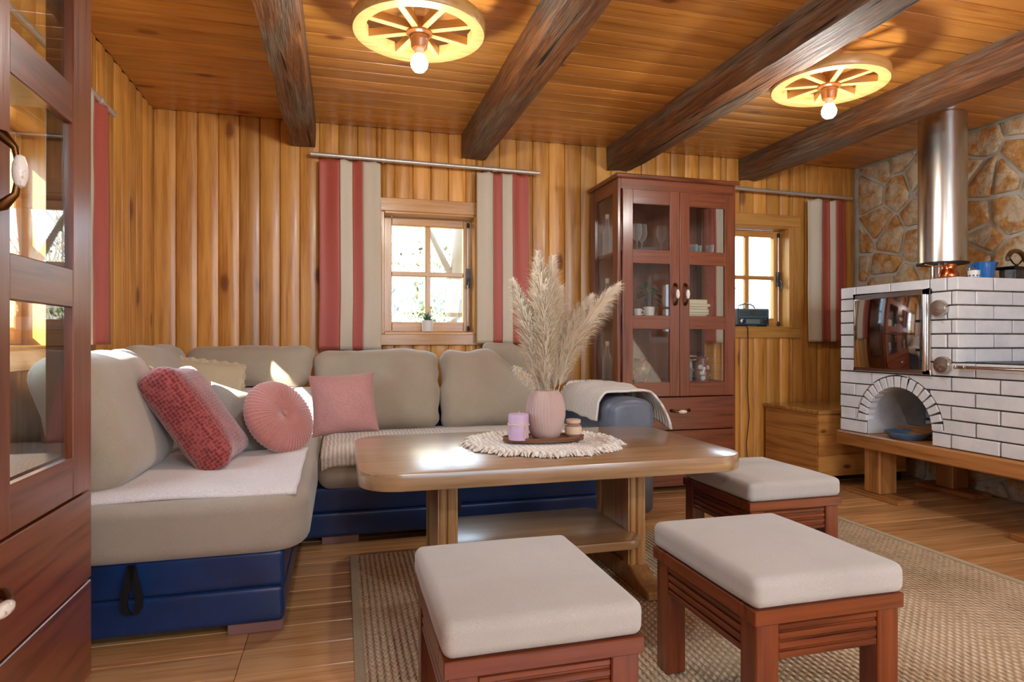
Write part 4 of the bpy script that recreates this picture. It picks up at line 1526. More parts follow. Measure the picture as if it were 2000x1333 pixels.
for c in range(NC):
    z0, z1 = BZ + c * CO, BZ + (c + 1) * CO
    ya = Y0S if c < 6 else Y1
    # courses start from the step so that the corner bonds
    e = [Y2]
    s_ = 0.125 if c % 2 else 0.25
    yy = Y2 - s_
    while yy > ya + 0.03:
        e.append(yy)
        yy -= BLN
    e.append(ya)
    for k in range(len(e) - 1):
        p, q = e[k + 1], e[k]
        if z0 >= AZS + ARO - 0.004:
            last = c >= 6 and k == len(e) - 2
            if last and c % 2:
                p += 0.0615
            if q - p > 0.015:
                brick_y(p, q, z0, z1, 0.125 if last and not c % 2 else 0.06)
            continue
        # cut around the arch
        Rz = lambda z: (AR if z <= AZS + 0.002 else (math.sqrt(max(0, ARO ** 2 - (z - AZS) ** 2))))
        if z1 <= AZS + 0.01:
            Rz = lambda z: AR
        zs_ = [z0 + g + (z1 - z0 - 2 * g) * i / 6 for i in range(7)]
        if q < ACY - ARO - 0.01 or p > ACY + ARO + 0.01:
            brick_y(p, q, z0, z1)
            continue
        for side in (-1, 1):
            pts = []
            if side < 0:
                if p > ACY:
                    continue
                lo = p + g
                hi = [min(q - g, ACY - Rz(z) - g) for z in zs_]
                if max(hi) - lo < 0.02:
                    continue
                pts = [(lo, zs_[0])] + [(max(lo, h), z) for h, z in zip(hi, zs_)] + [(lo, zs_[-1])]
            else:
                if q < ACY:
                    continue
                hi_ = q - g
                lo = [max(p + g, ACY + Rz(z) + g) for z in zs_]
                if hi_ - min(lo) < 0.02:
                    continue
                pts = [(hi_, zs_[-1])] + [(min(hi_, l_), z) for l_, z in reversed(list(zip(lo, zs_)))] + [(hi_, zs_[0])]
            qq = []
            for a in pts:
                if not qq or math.hypot(a[0] - qq[-1][0], a[1] - qq[-1][1]) > 1e-4:
                    qq.append(a)
            if math.hypot(qq[0][0] - qq[-1][0], qq[0][1] - qq[-1][1]) < 1e-4:
                qq.pop()
            if len(qq) < 3:
                continue
            bb = MB()
            bb.prism(qq, 0.0, 0.06, 'yz')
            bb.build('brick', 'brick', stove)
    # end face of the oven block towards the camera
    if c >= 6:
        e = [0.0]
        xx = 0.25 if c % 2 else 0.125
        while xx < DEP - 0.03:
            e.append(xx)
            xx += BLN
        e.append(DEP)
        for k in range(len(e) - 1):
            if k == 0 and not c % 2:
                continue
            brick_x(e[k], e[k + 1], z0, z1, Y1)
for k in range(17):                                   # arch ring
    a0, a1 = PI * k / 17, PI * (k + 1) / 17
    gi, go = 0.0035 / AR, 0.007 / ARO
    o_ = [(ACY + AR * math.cos(a0 + gi), AZS + AR * math.sin(a0 + gi)), (ACY + (ARO - .006) * math.cos(a0 + go), AZS + (ARO - .006) * math.sin(a0 + go)),
          (ACY + (ARO - .006) * math.cos(a1 - go), AZS + (ARO - .006) * math.sin(a1 - go)), (ACY + AR * math.cos(a1 - gi), AZS + AR * math.sin(a1 - gi))]
    bb = MB()
    bb.prism(o_, -0.002, 0.06, 'yz')
    bb.build('arch_brick', 'brick', stove, bevel=0.002)
# niche lining: plastered vault, brick back
b = MB()
def vault(u, v):
    if u < 0.25:
        y, z = ACY + AR, BZ + 0.001 + (AZS - BZ) * u / 0.25
    elif u < 0.75:
        a = PI * (u - 0.25) / 0.5
        y, z = ACY + AR * math.cos(a), AZS + AR * math.sin(a)
    else:
        y, z = ACY - AR, AZS - (AZS - BZ - 0.001) * (u - 0.75) / 0.25
    return (0.012 + 0.455 * v, y, z)
b.grid(vault, 48, 2)
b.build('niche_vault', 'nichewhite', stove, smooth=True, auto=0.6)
for c in range(4):
    z0 = BZ + 0.003 + c * CO
    e = [ACY - AR + 0.003]
    xx = e[0] + (0.13 if c % 2 else 0.22)
    while xx < ACY + AR - 0.04:
        e.append(xx); xx += 0.25
    e.append(ACY + AR - 0.003)
    for k in range(len(e) - 1):
        zt = min(z0 + CO, AZS + AR - 0.01)
        ym = max(abs(e[k] - ACY), abs(e[k + 1] - ACY))
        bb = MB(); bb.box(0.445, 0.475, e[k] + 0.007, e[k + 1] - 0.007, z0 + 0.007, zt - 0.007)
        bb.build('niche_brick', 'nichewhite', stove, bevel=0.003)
# top slab
b = MB(); b.box(0.06, DEP, Y1 + 0.06, Y2 - 0.005, TOP - 0.02, TOP - 0.002)
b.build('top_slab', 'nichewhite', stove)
b = MB(); b.box(0.062, DEP, Y0S, Y1 - 0.004, HOB - 0.012, HOB + 0.004)
b.build('hob_plate', 'castiron', stove, bevel=0.003)
# oven door, hinged sheet of polished steel in a frame
od = bpy.data.objects.new('oven_door', None); COL.objects.link(od); od.parent = stove
DYc, DZc = (DY0 + DY1) / 2, (DZ0 + DZ1) / 2
b = MB()
for (a0, a1, c0, c1) in ((DY0, DY1, DZ0, DZ0 + 0.03), (DY0, DY1, DZ1 - 0.035, DZ1), (DY0, DY0 + 0.05, DZ0, DZ1), (DY1 - 0.016, DY1, DZ0, DZ1)):
    b.box(-0.016, 0.0, a0, a1, c0, c1)
b.build('door_frame', 'steel', od, bevel=0.004)
b = MB(); b.box(-0.024, -0.004, DY0 + 0.055, DY1 - 0.012, DZ0 + 0.022, DZ1 - 0.03)
b.build('door_panel', 'mirrorsteel', od, bevel=0.006, bseg=2, smooth=True, auto=0.5)
b = MB()
b.tube([(-0.026, DY0 + 0.26, DZc - 0.005), (-0.05, DY0 + 0.25, DZc - 0.005), (-0.052, DY0 + 0.16, DZc - 0.012), (-0.05, DY0 + 0.10, DZc - 0.01)], [0.006, 0.006, 0.006, 0.004], 8)
b.build('door_handle', 'chrome', od, smooth=True)
b = MB()
b.tube([(-0.022, DY0 + 0.028, DZ0 + 0.02), (-0.022, DY0 + 0.028, DZ1 - 0.03)], 0.012, 10)
b.build('hinge_tube', 'chrome', od, smooth=True)
for zz in (DZc - 0.10, DZc + 0.06):
    b = MB(); b.box(-0.029, -0.022, DY0 + 0.056, DY0 + 0.078, zz - 0.007, zz + 0.007)
    b.build('hinge', 'black', od)
def disc(nm, y, z, r):
    dd = bpy.data.objects.new(nm, None); COL.objects.link(dd); dd.parent = stove
    dd.location = (0, y, z)
    b = MB()
    b.M = Matrix.Rotation(-PI / 2, 4, 'Y')
    b.lathe([(0, 0.0), (r, 0.0), (r, 0.018), (r * 0.92, 0.026), (0, 0.028)], 28)
    b.build('cap', 'steel', dd, smooth=True, auto=0.5)
    b = MB()
    b.tube([(-0.03, 0, 0.0), (-0.055, 0.0, -0.003), (-0.06, -0.03, -0.02)], 0.003, 6)
    b.build('pull_wire', 'chrome', dd, smooth=True)
disc('air_vent', 2.665, 1.135, 0.046)
disc('soot_cap', 2.645, 0.832, 0.047)
b = MB()
b.tube([(-0.028, 2.56, HOB - 0.022), (-0.028, 1.6, HOB - 0.022)], 0.011, 10)
rl = b.build('hob_rail', 'chrome', stove, smooth=True)
for yy in (2.545, 2.50, 1.62):
    b = MB()
    b.lathe([(0, -0.012), (0.010, -0.009), (0.014, 0), (0.010, 0.009), (0, 0.012)], 12, -0.028, yy, HOB - 0.022)
    b.tube([(-0.028, yy, HOB - 0.022), (0.004, yy, HOB - 0.022)], 0.006, 8)
    b.build('rail_knob', 'chrome', rl, smooth=True)

# flue
PX, PY = 3.485, 2.985
fl_ = thing('steel_flue', 'stainless steel flue pipe rising from the stove to the ceiling', 'flue pipe', (PX, PY, TOP))
b = MB()
b.lathe([(0.125, 0.125), (0.125, CEIL - TOP - 0.004)], 48)
b.build('outer_pipe', 'steel', fl_, smooth=True)
b = MB()
b.lathe([(0.06, 0.118), (0.135, 0.118), (0.135, 0.126), (0.06, 0.126)], 48)
b.build('flange', 'black', fl_, smooth=True, auto=0.5)
b = MB()
b.lathe([(0.06, 0.0), (0.06, 0.119)], 32)
b.build('inner_pipe', 'chrome', fl_, smooth=True)

# things on the stove
TP = TOP + 0.001
def atst(px):
    """offset along the end face for a column of the photograph: x on the line y"""
    u = (px - 1000) / FOCAL
    return (math.sin(YAW) + u * math.cos(YAW)) / (math.cos(YAW) - u * math.sin(YAW))
y = 2.72
t = thing('copper_pot', 'small copper pot with a flared neck on the stove', 'pot', (atst(1853) * y, y, TP))
b = MB()
b.lathe([(0, 0), (0.044, 0.0), (0.049, 0.012), (0.046, 0.03), (0.034, 0.05), (0.031, 0.058), (0.036, 0.074), (0.037, 0.078), (0.034, 0.078), (0.028, 0.058), (0, 0.05)], 32)
b.build('body', 'copper', t, smooth=True)
b = MB()
b.tube([(-0.034, 0, 0.068), (-0.08, 0.01, 0.066), (-0.13, 0.03, 0.078)], [0.004, 0.003, 0.003], 6)
b.build('handle', 'copper', t, smooth=True)
t = thing('enamel_pitcher', 'blue enamel pitcher with a pouring lip on the stove', 'pitcher', (atst(1922) * 2.68, 2.68, TP), D2(-12))
b = MB()
prof = [(0, 0), (0.040, 0.0), (0.042, 0.01), (0.046, 0.05), (0.054, 0.088), (0.055, 0.09), (0.052, 0.09), (0.042, 0.02), (0, 0.015)]
b.lathe(prof, 36, ripple=lambda a, z: 0.45 * max(0, (z - 0.03) / 0.06) ** 1.5 * max(0, math.cos(a)) ** 8)
b.build('body', 'bluenamel', t, smooth=True)
b = MB()
b.tube([(-0.046, 0, 0.078), (-0.075, 0, 0.08), (-0.088, 0, 0.055), (-0.075, 0, 0.03), (-0.044, 0, 0.02)], 0.006, 8)
b.build('handle', 'bluenamel', t, smooth=True)
t = thing('enamel_mug', 'small white and blue patterned cup in front of the blue pitcher', 'cup', (atst(1902) * 2.62, 2.62, TP))
b = MB()
b.lathe([(0, 0), (0.026, 0), (0.028, 0.022), (0.028, 0.036), (0.025, 0.036), (0.024, 0.006), (0, 0.004)], 24)
b.build('body', 'whitepot', t, smooth=True)
b = MB()
for i in range(10):
    a = 2 * PI * i / 10
    b.M = Matrix.Translation((0.0275 * math.cos(a), 0.0275 * math.sin(a), 0.008)) @ Matrix.Rotation(a, 4, 'Z')
    b.box(-0.001, 0.0015, -0.004, 0.004, -0.004, 0.004)
b.build('pattern', 'bluenamel', t)
t = thing('charcoal_iron', 'old charcoal iron with a curved wooden handle on the stove', 'iron', (atst(1985) * 2.68, 2.68, TP), D2(8))
b = MB()
ol = [(-0.09, -0.03), (-0.085, -0.042), (0.07, -0.05), (0.08, -0.04), (0.08, 0.04), (0.07, 0.05), (-0.085, 0.042), (-0.09, 0.03), (-0.11, 0)]
b.prism(ol, 0, 0.055)
b.build('body', 'castiron', t, bevel=0.003)
b = MB()
n = 60
vs_, fs = [], []
for i in range(n + 1):
    x = -0.105 + 0.185 * i / n
    z = 0.066 + 0.006 * math.sin(i * 1.25)
    for yy in (-0.046, 0.046):
        vs_ += [(x, yy, 0.055), (x, yy, z)]
for i in range(n):
    for k in (0, 2):
        fs.append((i * 4 + k, (i + 1) * 4 + k, (i + 1) * 4 + k + 1, i * 4 + k + 1))
    fs.append((i * 4 + 1, (i + 1) * 4 + 1, (i + 1) * 4 + 3, i * 4 + 3))
b.add(vs_, fs)
b.build('scalloped_lid', 'black', t)
b = MB()
b.tube([(-0.055 + 0.11 * i / 12, 0, 0.085 + 0.03 * (1 - math.sin(PI * i / 12))) for i in range(13)], 0.004, 6)
b.tube([(-0.03, 0, 0.065), (0, 0, 0.086), (0.03, 0, 0.065)], 0.005, 6)
b.build('strap', 'black', t, smooth=True)
b = MB()
b.tube([(0.08 * math.cos(PI * i / 14), 0, 0.105 + 0.058 * math.sin(PI * i / 14)) for i in range(15)], [0.008] + [0.013] * 13 + [0.008], 10)
b.build('handle', 'handlewood', t, smooth=True)
tag(MB().tube([(0, 0, 0.004), (0.09, 0.05, 0.004)], 0.003, 6).build('skewer', 'black', None, (3.20, 2.80, TP), smooth=True),
    'thin black skewer lying on the stove, nearer the flue of the two', 'skewer', 'skewers on the stove')
tag(MB().tube([(0, 0, 0.004), (0.09, 0.06, 0.004)], 0.003, 6).build('skewer', 'black', None, (3.215, 2.76, TP), smooth=True),
    'thin black skewer lying on the stove, nearer the copper pot of the two', 'skewer', 'skewers on the stove')
# in the niche
t = thing('griddle_pan', 'blue-grey ribbed pan lying in the arched stove niche', 'pan', (SXF + 0.085, 2.95, BZ + 0.001))
b = MB()
b.lathe([(0, 0.0), (0.085, 0.0), (0.115, 0.032), (0.118, 0.040), (0.112, 0.038), (0.083, 0.006), (0, 0.006)], 48, ripple=lambda a, z: 0.012 * math.sin(a * 48) * (1 if z > 0.02 else 0))
b.build('bowl', noisy('pan_blue', '54718f', '3f5872', 12, 0.4, 0.1, 50), t, smooth=True)
b = MB()
b.tube([(0.05, -0.10, 0.036), (0.09, -0.16, 0.042), (0.10, -0.19, 0.04)], [0.010, 0.010, 0.012], 8)
b.build('handle', 'black', t, smooth=True)
t = thing('fire_rack', 'low rack of wooden slats at the back of the stove niche', 'rack', (SXF + 0.30, 2.95, BZ + 0.001))
for i in range(16):
    b = MB()
    L = R.uniform(0.13, 0.17)
    b.box(-0.010, 0.010, -L, L, -0.006, 0.006)
    b.build('slat', 'timber', t, (-0.12 + 0.08 * (i % 4) + R.uniform(-0.01, 0.01), R.uniform(-0.02, 0.02), 0.007 + 0.0135 * (i // 4)), (0, 0, R.uniform(-0.04, 0.04)))

# ---------------------------------------------------------------- pine chest
t = thing('blanket_chest', 'varnished pine chest standing behind the stove bench', 'chest', (3.05, 3.50, 0))
CW, CD, CH = 0.72, 0.545, 0.50
b = MB(); b.box(0.01, CW - 0.01, 0.01, CD - 0.01, 0.07, CH - 0.03)
b.build('carcass', 'chest', t)
bz = [(0.06, 0.20), (0.20, 0.335), (0.335, 0.475)]
for z0, z1 in bz:
    b = MB(); b.box(0, CW, 0, 0.018, z0 + 0.0007, z1 - 0.0007)
    b.build('board', 'chest', t, bevel=0.0015)
    b = MB(); b.box(0, 0.018, 0.019, CD, z0 + 0.0007, z1 - 0.0007)
    b.build('board', 'chest_y', t, bevel=0.0015)
b = MB(); b.box(-0.012, CW + 0.012, -0.012, CD + 0.002, 0.4755, CH)
b.build('lid', 'chest', t, bevel=0.003)
for x, y in ((0.05, 0.05), (CW - 0.05, 0.05), (0.05, CD - 0.05), (CW - 0.05, CD - 0.05)):
    b = MB(); b.box(x - 0.03, x + 0.03, y - 0.03, y + 0.03, 0, 0.072)
    b.build('foot', 'black', t)

# ---------------------------------------------------------------- table setting
TT = 0.5515
DX, DYY = 0.775, 2.40
dl = thing('macrame_placemat', 'round cream macrame placemat with a fringed edge on the table', 'placemat', (DX, DYY, TT))
b = MB()
b.grid(lambda u, v: (0.265 * v * math.cos(2 * PI * u), 0.265 * v * math.sin(2 * PI * u), 0.006 + 0.003 * math.sin(v * 70) + 0.003 * nz((v * 6 * math.cos(2 * PI * u), v * 6 * math.sin(2 * PI * u), 1))), 96, 30, wrapu=True)
b.grid(lambda u, v: (0.265 * v * math.cos(2 * PI * u), 0.265 * v * math.sin(2 * PI * u), 0.0), 96, 2, wrapu=True, flip=True)
b.grid(lambda u, v: (0.265 * math.cos(2 * PI * u), 0.265 * math.sin(2 * PI * u), 0.007 * v), 96, 1, wrapu=True)
b.build('weave', 'doily', dl, smooth=True, auto=3)
b = MB()
rf = random.Random(3)
for i in range(760):
    a = rf.uniform(0, 2 * PI)
    r0 = 0.248 + rf.uniform(0, 0.02) + 0.010 * math.sin(a * 13)
    p0 = Vector((r0 * math.cos(a), r0 * math.sin(a), 0.006))
    da = rf.uniform(-0.5, 0.5)
    L = rf.uniform(0.03, 0.062)
    d = Vector((math.cos(a + da), math.sin(a + da), 0))
    p1 = p0 + d * L * 0.6 + Vector((0, 0, rf.uniform(0.0, 0.012)))
    p2 = p0 + d * L + Vector((rf.uniform(-.008, .008), rf.uniform(-.008, .008), -0.0035))
    b.tube([p0, p1, p2], [0.004, 0.0052, 0.0024], 5)
b.build('fringe', 'doily', dl, smooth=True, kind='stuff')
ZD = TT + 0.0135
t = thing('wooden_tray', 'oval dark wooden tray under the vase and candle', 'tray', (DX + 0.005, DYY - 0.005, ZD), D2(-4))
b = MB()
b.prism([(0.165 * math.cos(2 * PI * i / 48), 0.075 * math.sin(2 * PI * i / 48)) for i in range(48)], 0, 0.010)
b.build('base', 'traywood', t, bevel=0.002)
b = MB()
n = 64
vs_, fs = [], []
for i in range(n):
    c_, s_ = math.cos(2 * PI * i / n), math.sin(2 * PI * i / n)
    for k_, z in ((0.99, 0.008), (1.03, 0.018), (1.0, 0.019), (0.955, 0.0095)):
        vs_.append((0.163 * k_ * c_, (0.163 * k_ - 0.088) * s_, z))
for i in range(n):
    j = (i + 1) % n
    for k in range(4):
        fs.append((i * 4 + k, j * 4 + k, j * 4 + (k + 1) % 4, i * 4 + (k + 1) % 4))
b.add(vs_, fs)
b.build('rim', 'traywood', t, smooth=True, auto=0.8)
ZY = ZD + 0.011
VX, VY = DX + 0.015, DYY
t = thing('ribbed_vase', 'blush pink ribbed ceramic vase holding pampas grass', 'vase', (VX, VY, ZY))
b = MB()
prof = [(0.0, 0.0), (0.046, 0.0), (0.052, 0.004)]
outer = [(0.060, 0.02), (0.070, 0.05), (0.0755, 0.085), (0.076, 0.11), (0.072, 0.14), (0.063, 0.17), (0.052, 0.186), (0.045, 0.190), (0.042, 0.188)]
b.lathe(prof + outer + [(0.046, 0.17), (0.06, 0.12), (0.05, 0.02), (0, 0.012)], 288,
        ripple=lambda a, z: (0.045 * abs(math.sin(a * 18 + 5 * math.sin(z * 14))) if 0.003 < z < 0.184 else 0))
b.build('body', 'vase', t, smooth=True, auto=3)
t = thing('pillar_candle', 'lilac pillar candle tied with raffia on the tray', 'candle', (DX - 0.105, DYY - 0.028, ZY))
b = MB()
b.lathe([(0, 0), (0.039, 0.0), (0.040, 0.003), (0.040, 0.094), (0.037, 0.1), (0.028, 0.098), (0, 0.094)], 32)
b.build('wax', 'candle', t, smooth=True, auto=0.7)
b = MB()
b.tube([(0, 0, 0.092), (0.001, 0, 0.104), (0.003, 0, 0.110)], 0.0015, 6)
b.build('wick', 'raffia', t)
b = MB()
b.tube([(0.0412 * math.cos(2 * PI * i / 32), 0.0412 * math.sin(2 * PI * i / 32), 0.06 + 0.002 * math.sin(i)) for i in range(33)], 0.0025, 6)
b.tube([(0.02, -0.036, 0.06), (0.022, -0.045, 0.045), (0.024, -0.044, 0.02)], 0.0016, 5)
b.tube([(0.02, -0.036, 0.06), (0.015, -0.046, 0.04), (0.012, -0.046, 0.012)], 0.0016, 5)
b.build('raffia_tie', 'raffia', t, smooth=True)
t = thing('glass_jar_candle', 'small taupe glass candle jar right of the vase', 'candle jar', (DX + 0.128, DYY - 0.012, ZY))
b = MB()
b.lathe([(0, 0), (0.026, 0.0), (0.032, 0.008), (0.034, 0.03), (0.031, 0.045), (0.024, 0.052), (0.024, 0.056), (0, 0.056)], 28)
b.build('jar', 'jarglass', t, smooth=True)
b = MB()
b.lathe([(0, 0.056), (0.029, 0.056), (0.030, 0.060), (0.030, 0.068), (0.027, 0.070), (0, 0.070)], 28)
b.build('lid', 'jarcream', t, smooth=True, auto=0.6)
b = MB()
b.lathe([(0.0342, 0.012), (0.0348, 0.03), (0.0325, 0.042)], 28)
b.build('label_band', 'jarcream', t, smooth=True)

# pampas plumes
mouth = Vector((VX, VY, ZY + 0.06))
rp_ = random.Random(12)
PL = [((-0.030, 0.00, 0.625), 0.052, 'tallest pampas plume, upright in the vase'),
      ((0.035, 0.02, 0.615), 0.050, 'pampas plume just right of the tallest one'),
      ((-0.110, 0.03, 0.520), 0.042, 'pampas plume leaning left towards the window'),
      ((0.275, -0.02, 0.520), 0.044, 'pampas plume leaning far right towards the cabinet'),
      ((0.180, 0.02, 0.470), 0.044, 'pampas plume leaning right, lower than its neighbour'),
      ((-0.025, -0.06, 0.480), 0.046, 'pampas plume in front, leaning towards the camera'),
      ((0.075, 0.06, 0.500), 0.046, 'pampas plume at the back of the bunch'),
      ((-0.120, -0.02, 0.215), 0.014, 'small drooping pampas sprig low on the left of the vase')]
for (tip, rad, lab) in PL:
    tipv = Vector(tip)
    st0 = Vector((tip[0] * 0.12, tip[1] * 0.12, 0.0))
    def axis(s_, tipv=tipv, st0=st0):
        lin = st0.lerp(tipv, s_)
        side = Vector((tipv.x, tipv.y, 0))
        return lin - side * 0.30 * math.sin(PI * s_) * (0.6 if side.length > 0.15 else 0.4) + Vector((0, 0, 0.03 * math.sin(PI * s_)))
    t = thing('pampas_stem', lab, 'pampas grass', mouth, 0, 'pampas plumes in the vase')
    b = MB()
    b.tube([axis(i / 10) for i in range(11)], [0.0028 - 0.0018 * i / 10 for i in range(11)], 6)
    b.build('stalk', 'pampstem', t, smooth=True)
    b = MB()
    small = rad < 0.02
    N = 360 if small else 3000
    s0 = 0.40 if small else 0.24
    vs_, fs = [], []
    for i in range(N):
        s_ = s0 + (1 - s0) * rp_.random() ** 0.9
        k = (s_ - s0) / (1 - s0)
        env = math.sin(PI * min(1, 0.12 + k * 0.86)) ** 0.7 * (1.0 if k < .6 else 1 - 0.35 * (k - .6) / .4)
        p0 = axis(s_)
        d = (axis(min(1, s_ + 0.05)) - axis(s_ - 0.05)).normalized()
        a = rp_.uniform(0, 2 * PI)
        e1 = d.orthogonal().normalized()
        e2 = d.cross(e1)
        rad_d = e1 * math.cos(a) + e2 * math.sin(a)
        L = rp_.uniform(0.6, 1.25) * (0.022 if small else 0.055)
        out = rad * 1.45 * env * rp_.uniform(0.2, 1.0)
        q1 = p0 + rad_d * out * 0.55 + d * L * 0.45
        q2 = p0 + rad_d * out + d * L * 0.9
        q3 = q2 + rad_d * 0.016 + d * L * 0.3 + Vector((rp_.uniform(-.006, .006), rp_.uniform(-.006, .006), -0.012))
        w_ = rad_d.cross(d).normalized() * rp_.uniform(0.0009, 0.0021)
        w2 = (rad_d + w_.normalized()).normalized() * w_.length
        bi = len(vs_)
        vs_ += [p0 - w_, p0 + w_, q1 - w2, q1 + w2, q2 - w_, q2 + w_, q3]
        fs += [(bi, bi + 1, bi + 3, bi + 2), (bi + 2, bi + 3, bi + 5, bi + 4), (bi + 4, bi + 5, bi + 6)]
    b.add(vs_, fs)
    b.build('plume', 'pampas', t, smooth=True, auto=3, kind='stuff')

# ---------------------------------------------------------------- window sill things
o_ = OPEN_B[0]
t = thing('succulent_pot', 'small succulent in a white pot on the window sill', 'potted plant', (0.548, YB + 0.045, o_[2] + 0.0145))
b = MB()
b.lathe([(0, 0), (0.031, 0.0), (0.036, 0.003), (0.038, 0.075), (0.034, 0.075), (0.032, 0.062), (0, 0.062)], 28)
b.build('pot', 'whitepot', t, smooth=True, auto=0.7)
for i in range(12):
    a = i * 2.4
    ln = 0.035 + 0.03 * (i / 12)
    tilt = 0.9 - 0.07 * i
    d = Vector((math.cos(a) * math.sin(tilt), math.sin(a) * math.sin(tilt), math.cos(tilt)))
    b = MB()
    b.tube([d * 0.0, d * ln * 0.4, d * ln * 0.8, d * ln * 1.15], [0.007, 0.008, 0.005, 0.0006], 6)
    b.build('leaf', 'succulent', t, (0, 0, 0.062), smooth=True)
# radio
o_ = OPEN_B[1]
rx = 2.965
t = thing('portable_radio', 'vintage-style radio with carrying handle on the far window sill', 'radio', (rx, YB + 0.035, o_[2] + 0.0215), D2(-4))
b = MB(); b.box(-0.135, 0.135, -0.045, 0.045, 0, 0.125)
b.build('body', 'radio', t, bevel=0.008, bseg=2)
b = MB(); b.box(-0.137, -0.134, -0.043, 0.043, 0.004, 0.121)
b.build('side_panel', 'radiowood', t)
for k in range(5):
    b = MB(); b.box(-0.112, 0.112, -0.0485, -0.044, 0.066 + k * 0.011, 0.0685 + k * 0.011)
    b.build('grille_bar', 'radiotrim', t)
b = MB()
for (x0, x1, z0, z1) in ((-0.118, 0.118, 0.114, 0.117), (-0.118, 0.118, 0.060, 0.063), (-0.118, -0.114, 0.063, 0.114), (0.114, 0.118, 0.063, 0.114)):
    b.box(x0, x1, -0.049, -0.044, z0, z1)
b.build('grille_frame', 'radiotrim', t)
for x, r in ((-0.092, 0.020), (0.092, 0.022)):
    b = MB()
    b.M = Matrix.Translation((x, -0.045, 0.032)) @ Matrix.Rotation(PI / 2, 4, 'X')
    b.lathe([(0, 0), (r, 0), (r * 0.9, 0.014), (0, 0.016)], 24)
    b.build('knob', 'chrome', t, smooth=True, auto=0.6)
b = MB(); b.box(-0.058, 0.058, -0.0475, -0.044, 0.012, 0.046)
b.build('tuning_panel', 'radiotrim', t, bevel=0.001)
b = MB()
b.lathe([(0, 0), (0.012, 0), (0.012, 0.004), (0, 0.004)], 20)
b.build('badge', plain('brass_badge', 'a58a50', 0.3, 1.0), t, (0, -0.048, 0.09), (PI / 2, 0, 0))
b = MB()
b.tube([(-0.095, 0, 0.124), (-0.09, 0, 0.150), (-0.03, 0, 0.164), (0.0, 0, 0.160), (0.03, 0, 0.148), (0.045, 0, 0.124)], 0.006, 8)
b.build('carrying_handle', 'radiotrim', t, smooth=True)
b = MB()
b.tube([(-0.02, 0.035, 0.12), (-0.13, 0.04, 0.36)], [0.0025, 0.0012], 6)
b.build('aerial', 'black', t, smooth=True)
for x in (-0.10, 0.10):
    b = MB(); b.box(x - 0.02, x + 0.02, -0.035, 0.035, -0.007, 0.0)
    b.build('foot', 'black', t)
b = MB()
cx_ = 2.875
b.tube([(cx_ + 0.02, YB + 0.02, 1.074), (cx_ + 0.03, YB - 0.012, 1.077), (cx_ + 0.034, YB - 0.024, 1.05), (cx_ + 0.035, YB - 0.024, 0.85), (cx_ + 0.03, YB - 0.024, 0.62), (cx_ + 0.045, YB - 0.024, 0.40),
        (cx_ + 0.02, YB - 0.024, 0.2), (cx_ + 0.03, YB - 0.03, 0.006)], 0.0035, 6)
tag(b.build('power_cord', 'cord', smooth=True), 'thin black cord hanging down the wall from the radio', 'cord')

# ---------------------------------------------------------------- cabinet contents (world coordinates)
def goblet(label, x, y, z, h, r, stem=0.4, tall=True):
    t = thing('wine_glass', label, 'glass', (x, y, z), 0, 'glasses on the top cabinet shelf')
    b = MB()
    zs = h * stem
    b.lathe([(0, 0.0), (r * 0.8, 0.0), (r * 0.75, 0.003), (0.004, 0.006), (0.0035, zs * 0.6), (0.005, zs)], 20)
    b.build('stem', 'wineglass', t, smooth=True)
    b = MB()
    b.lathe([(0.004, zs), (r * 0.7, zs + (h - zs) * 0.18), (r, zs + (h - zs) * 0.45), (r * 0.95, zs + (h - zs) * 0.8), (r * 0.85, h)], 20)
    b.build('bowl', 'wineglass', t, smooth=True)
SH = 1.5285
fy = CABY - 0.44
goblet('tall wine glass at the left end of the top cabinet shelf', CABX + 0.13, fy + 0.17, SH, 0.21, 0.036)
goblet('wine glass second from the left on the top cabinet shelf', CABX + 0.20, fy + 0.14, SH, 0.19, 0.034)
goblet('wine glass third from the left on the top cabinet shelf', CABX + 0.265, fy + 0.20, SH, 0.20, 0.036)
goblet('wine glass near the middle of the top cabinet shelf', CABX + 0.385, fy + 0.16, SH, 0.19, 0.034)
goblet('large wine glass behind the right cabinet door', CABX + 0.53, fy + 0.16, SH, 0.20, 0.040, 0.3)
for i, x in enumerate((0.60, 0.66, 0.72)):
    b = MB()
    b.lathe([(0, 0), (0.020, 0), (0.028, 0.07), (0.0262, 0.07), (0.0185, 0.004), (0, 0.004)], 20)
    tag(b.build('shot_glass', 'wineglass', None, (CABX + x, fy + 0.12 + 0.05 * (i % 2), SH), smooth=True),
        ['left', 'middle', 'right'][i] + ' one of three small tumblers behind the right cabinet door', 'glass', 'small tumblers on the top cabinet shelf')
b = MB()
b.lathe([(0, 0), (0.05, 0), (0.085, 0.03), (0.10, 0.05), (0.097, 0.05), (0.08, 0.032), (0.048, 0.005), (0, 0.005)], 32)
tag(b.build('glass_bowl', 'wineglass', None, (CABX + 0.33, fy + 0.28, SH), smooth=True), 'low clear glass bowl behind the wine glasses on the top shelf', 'bowl')
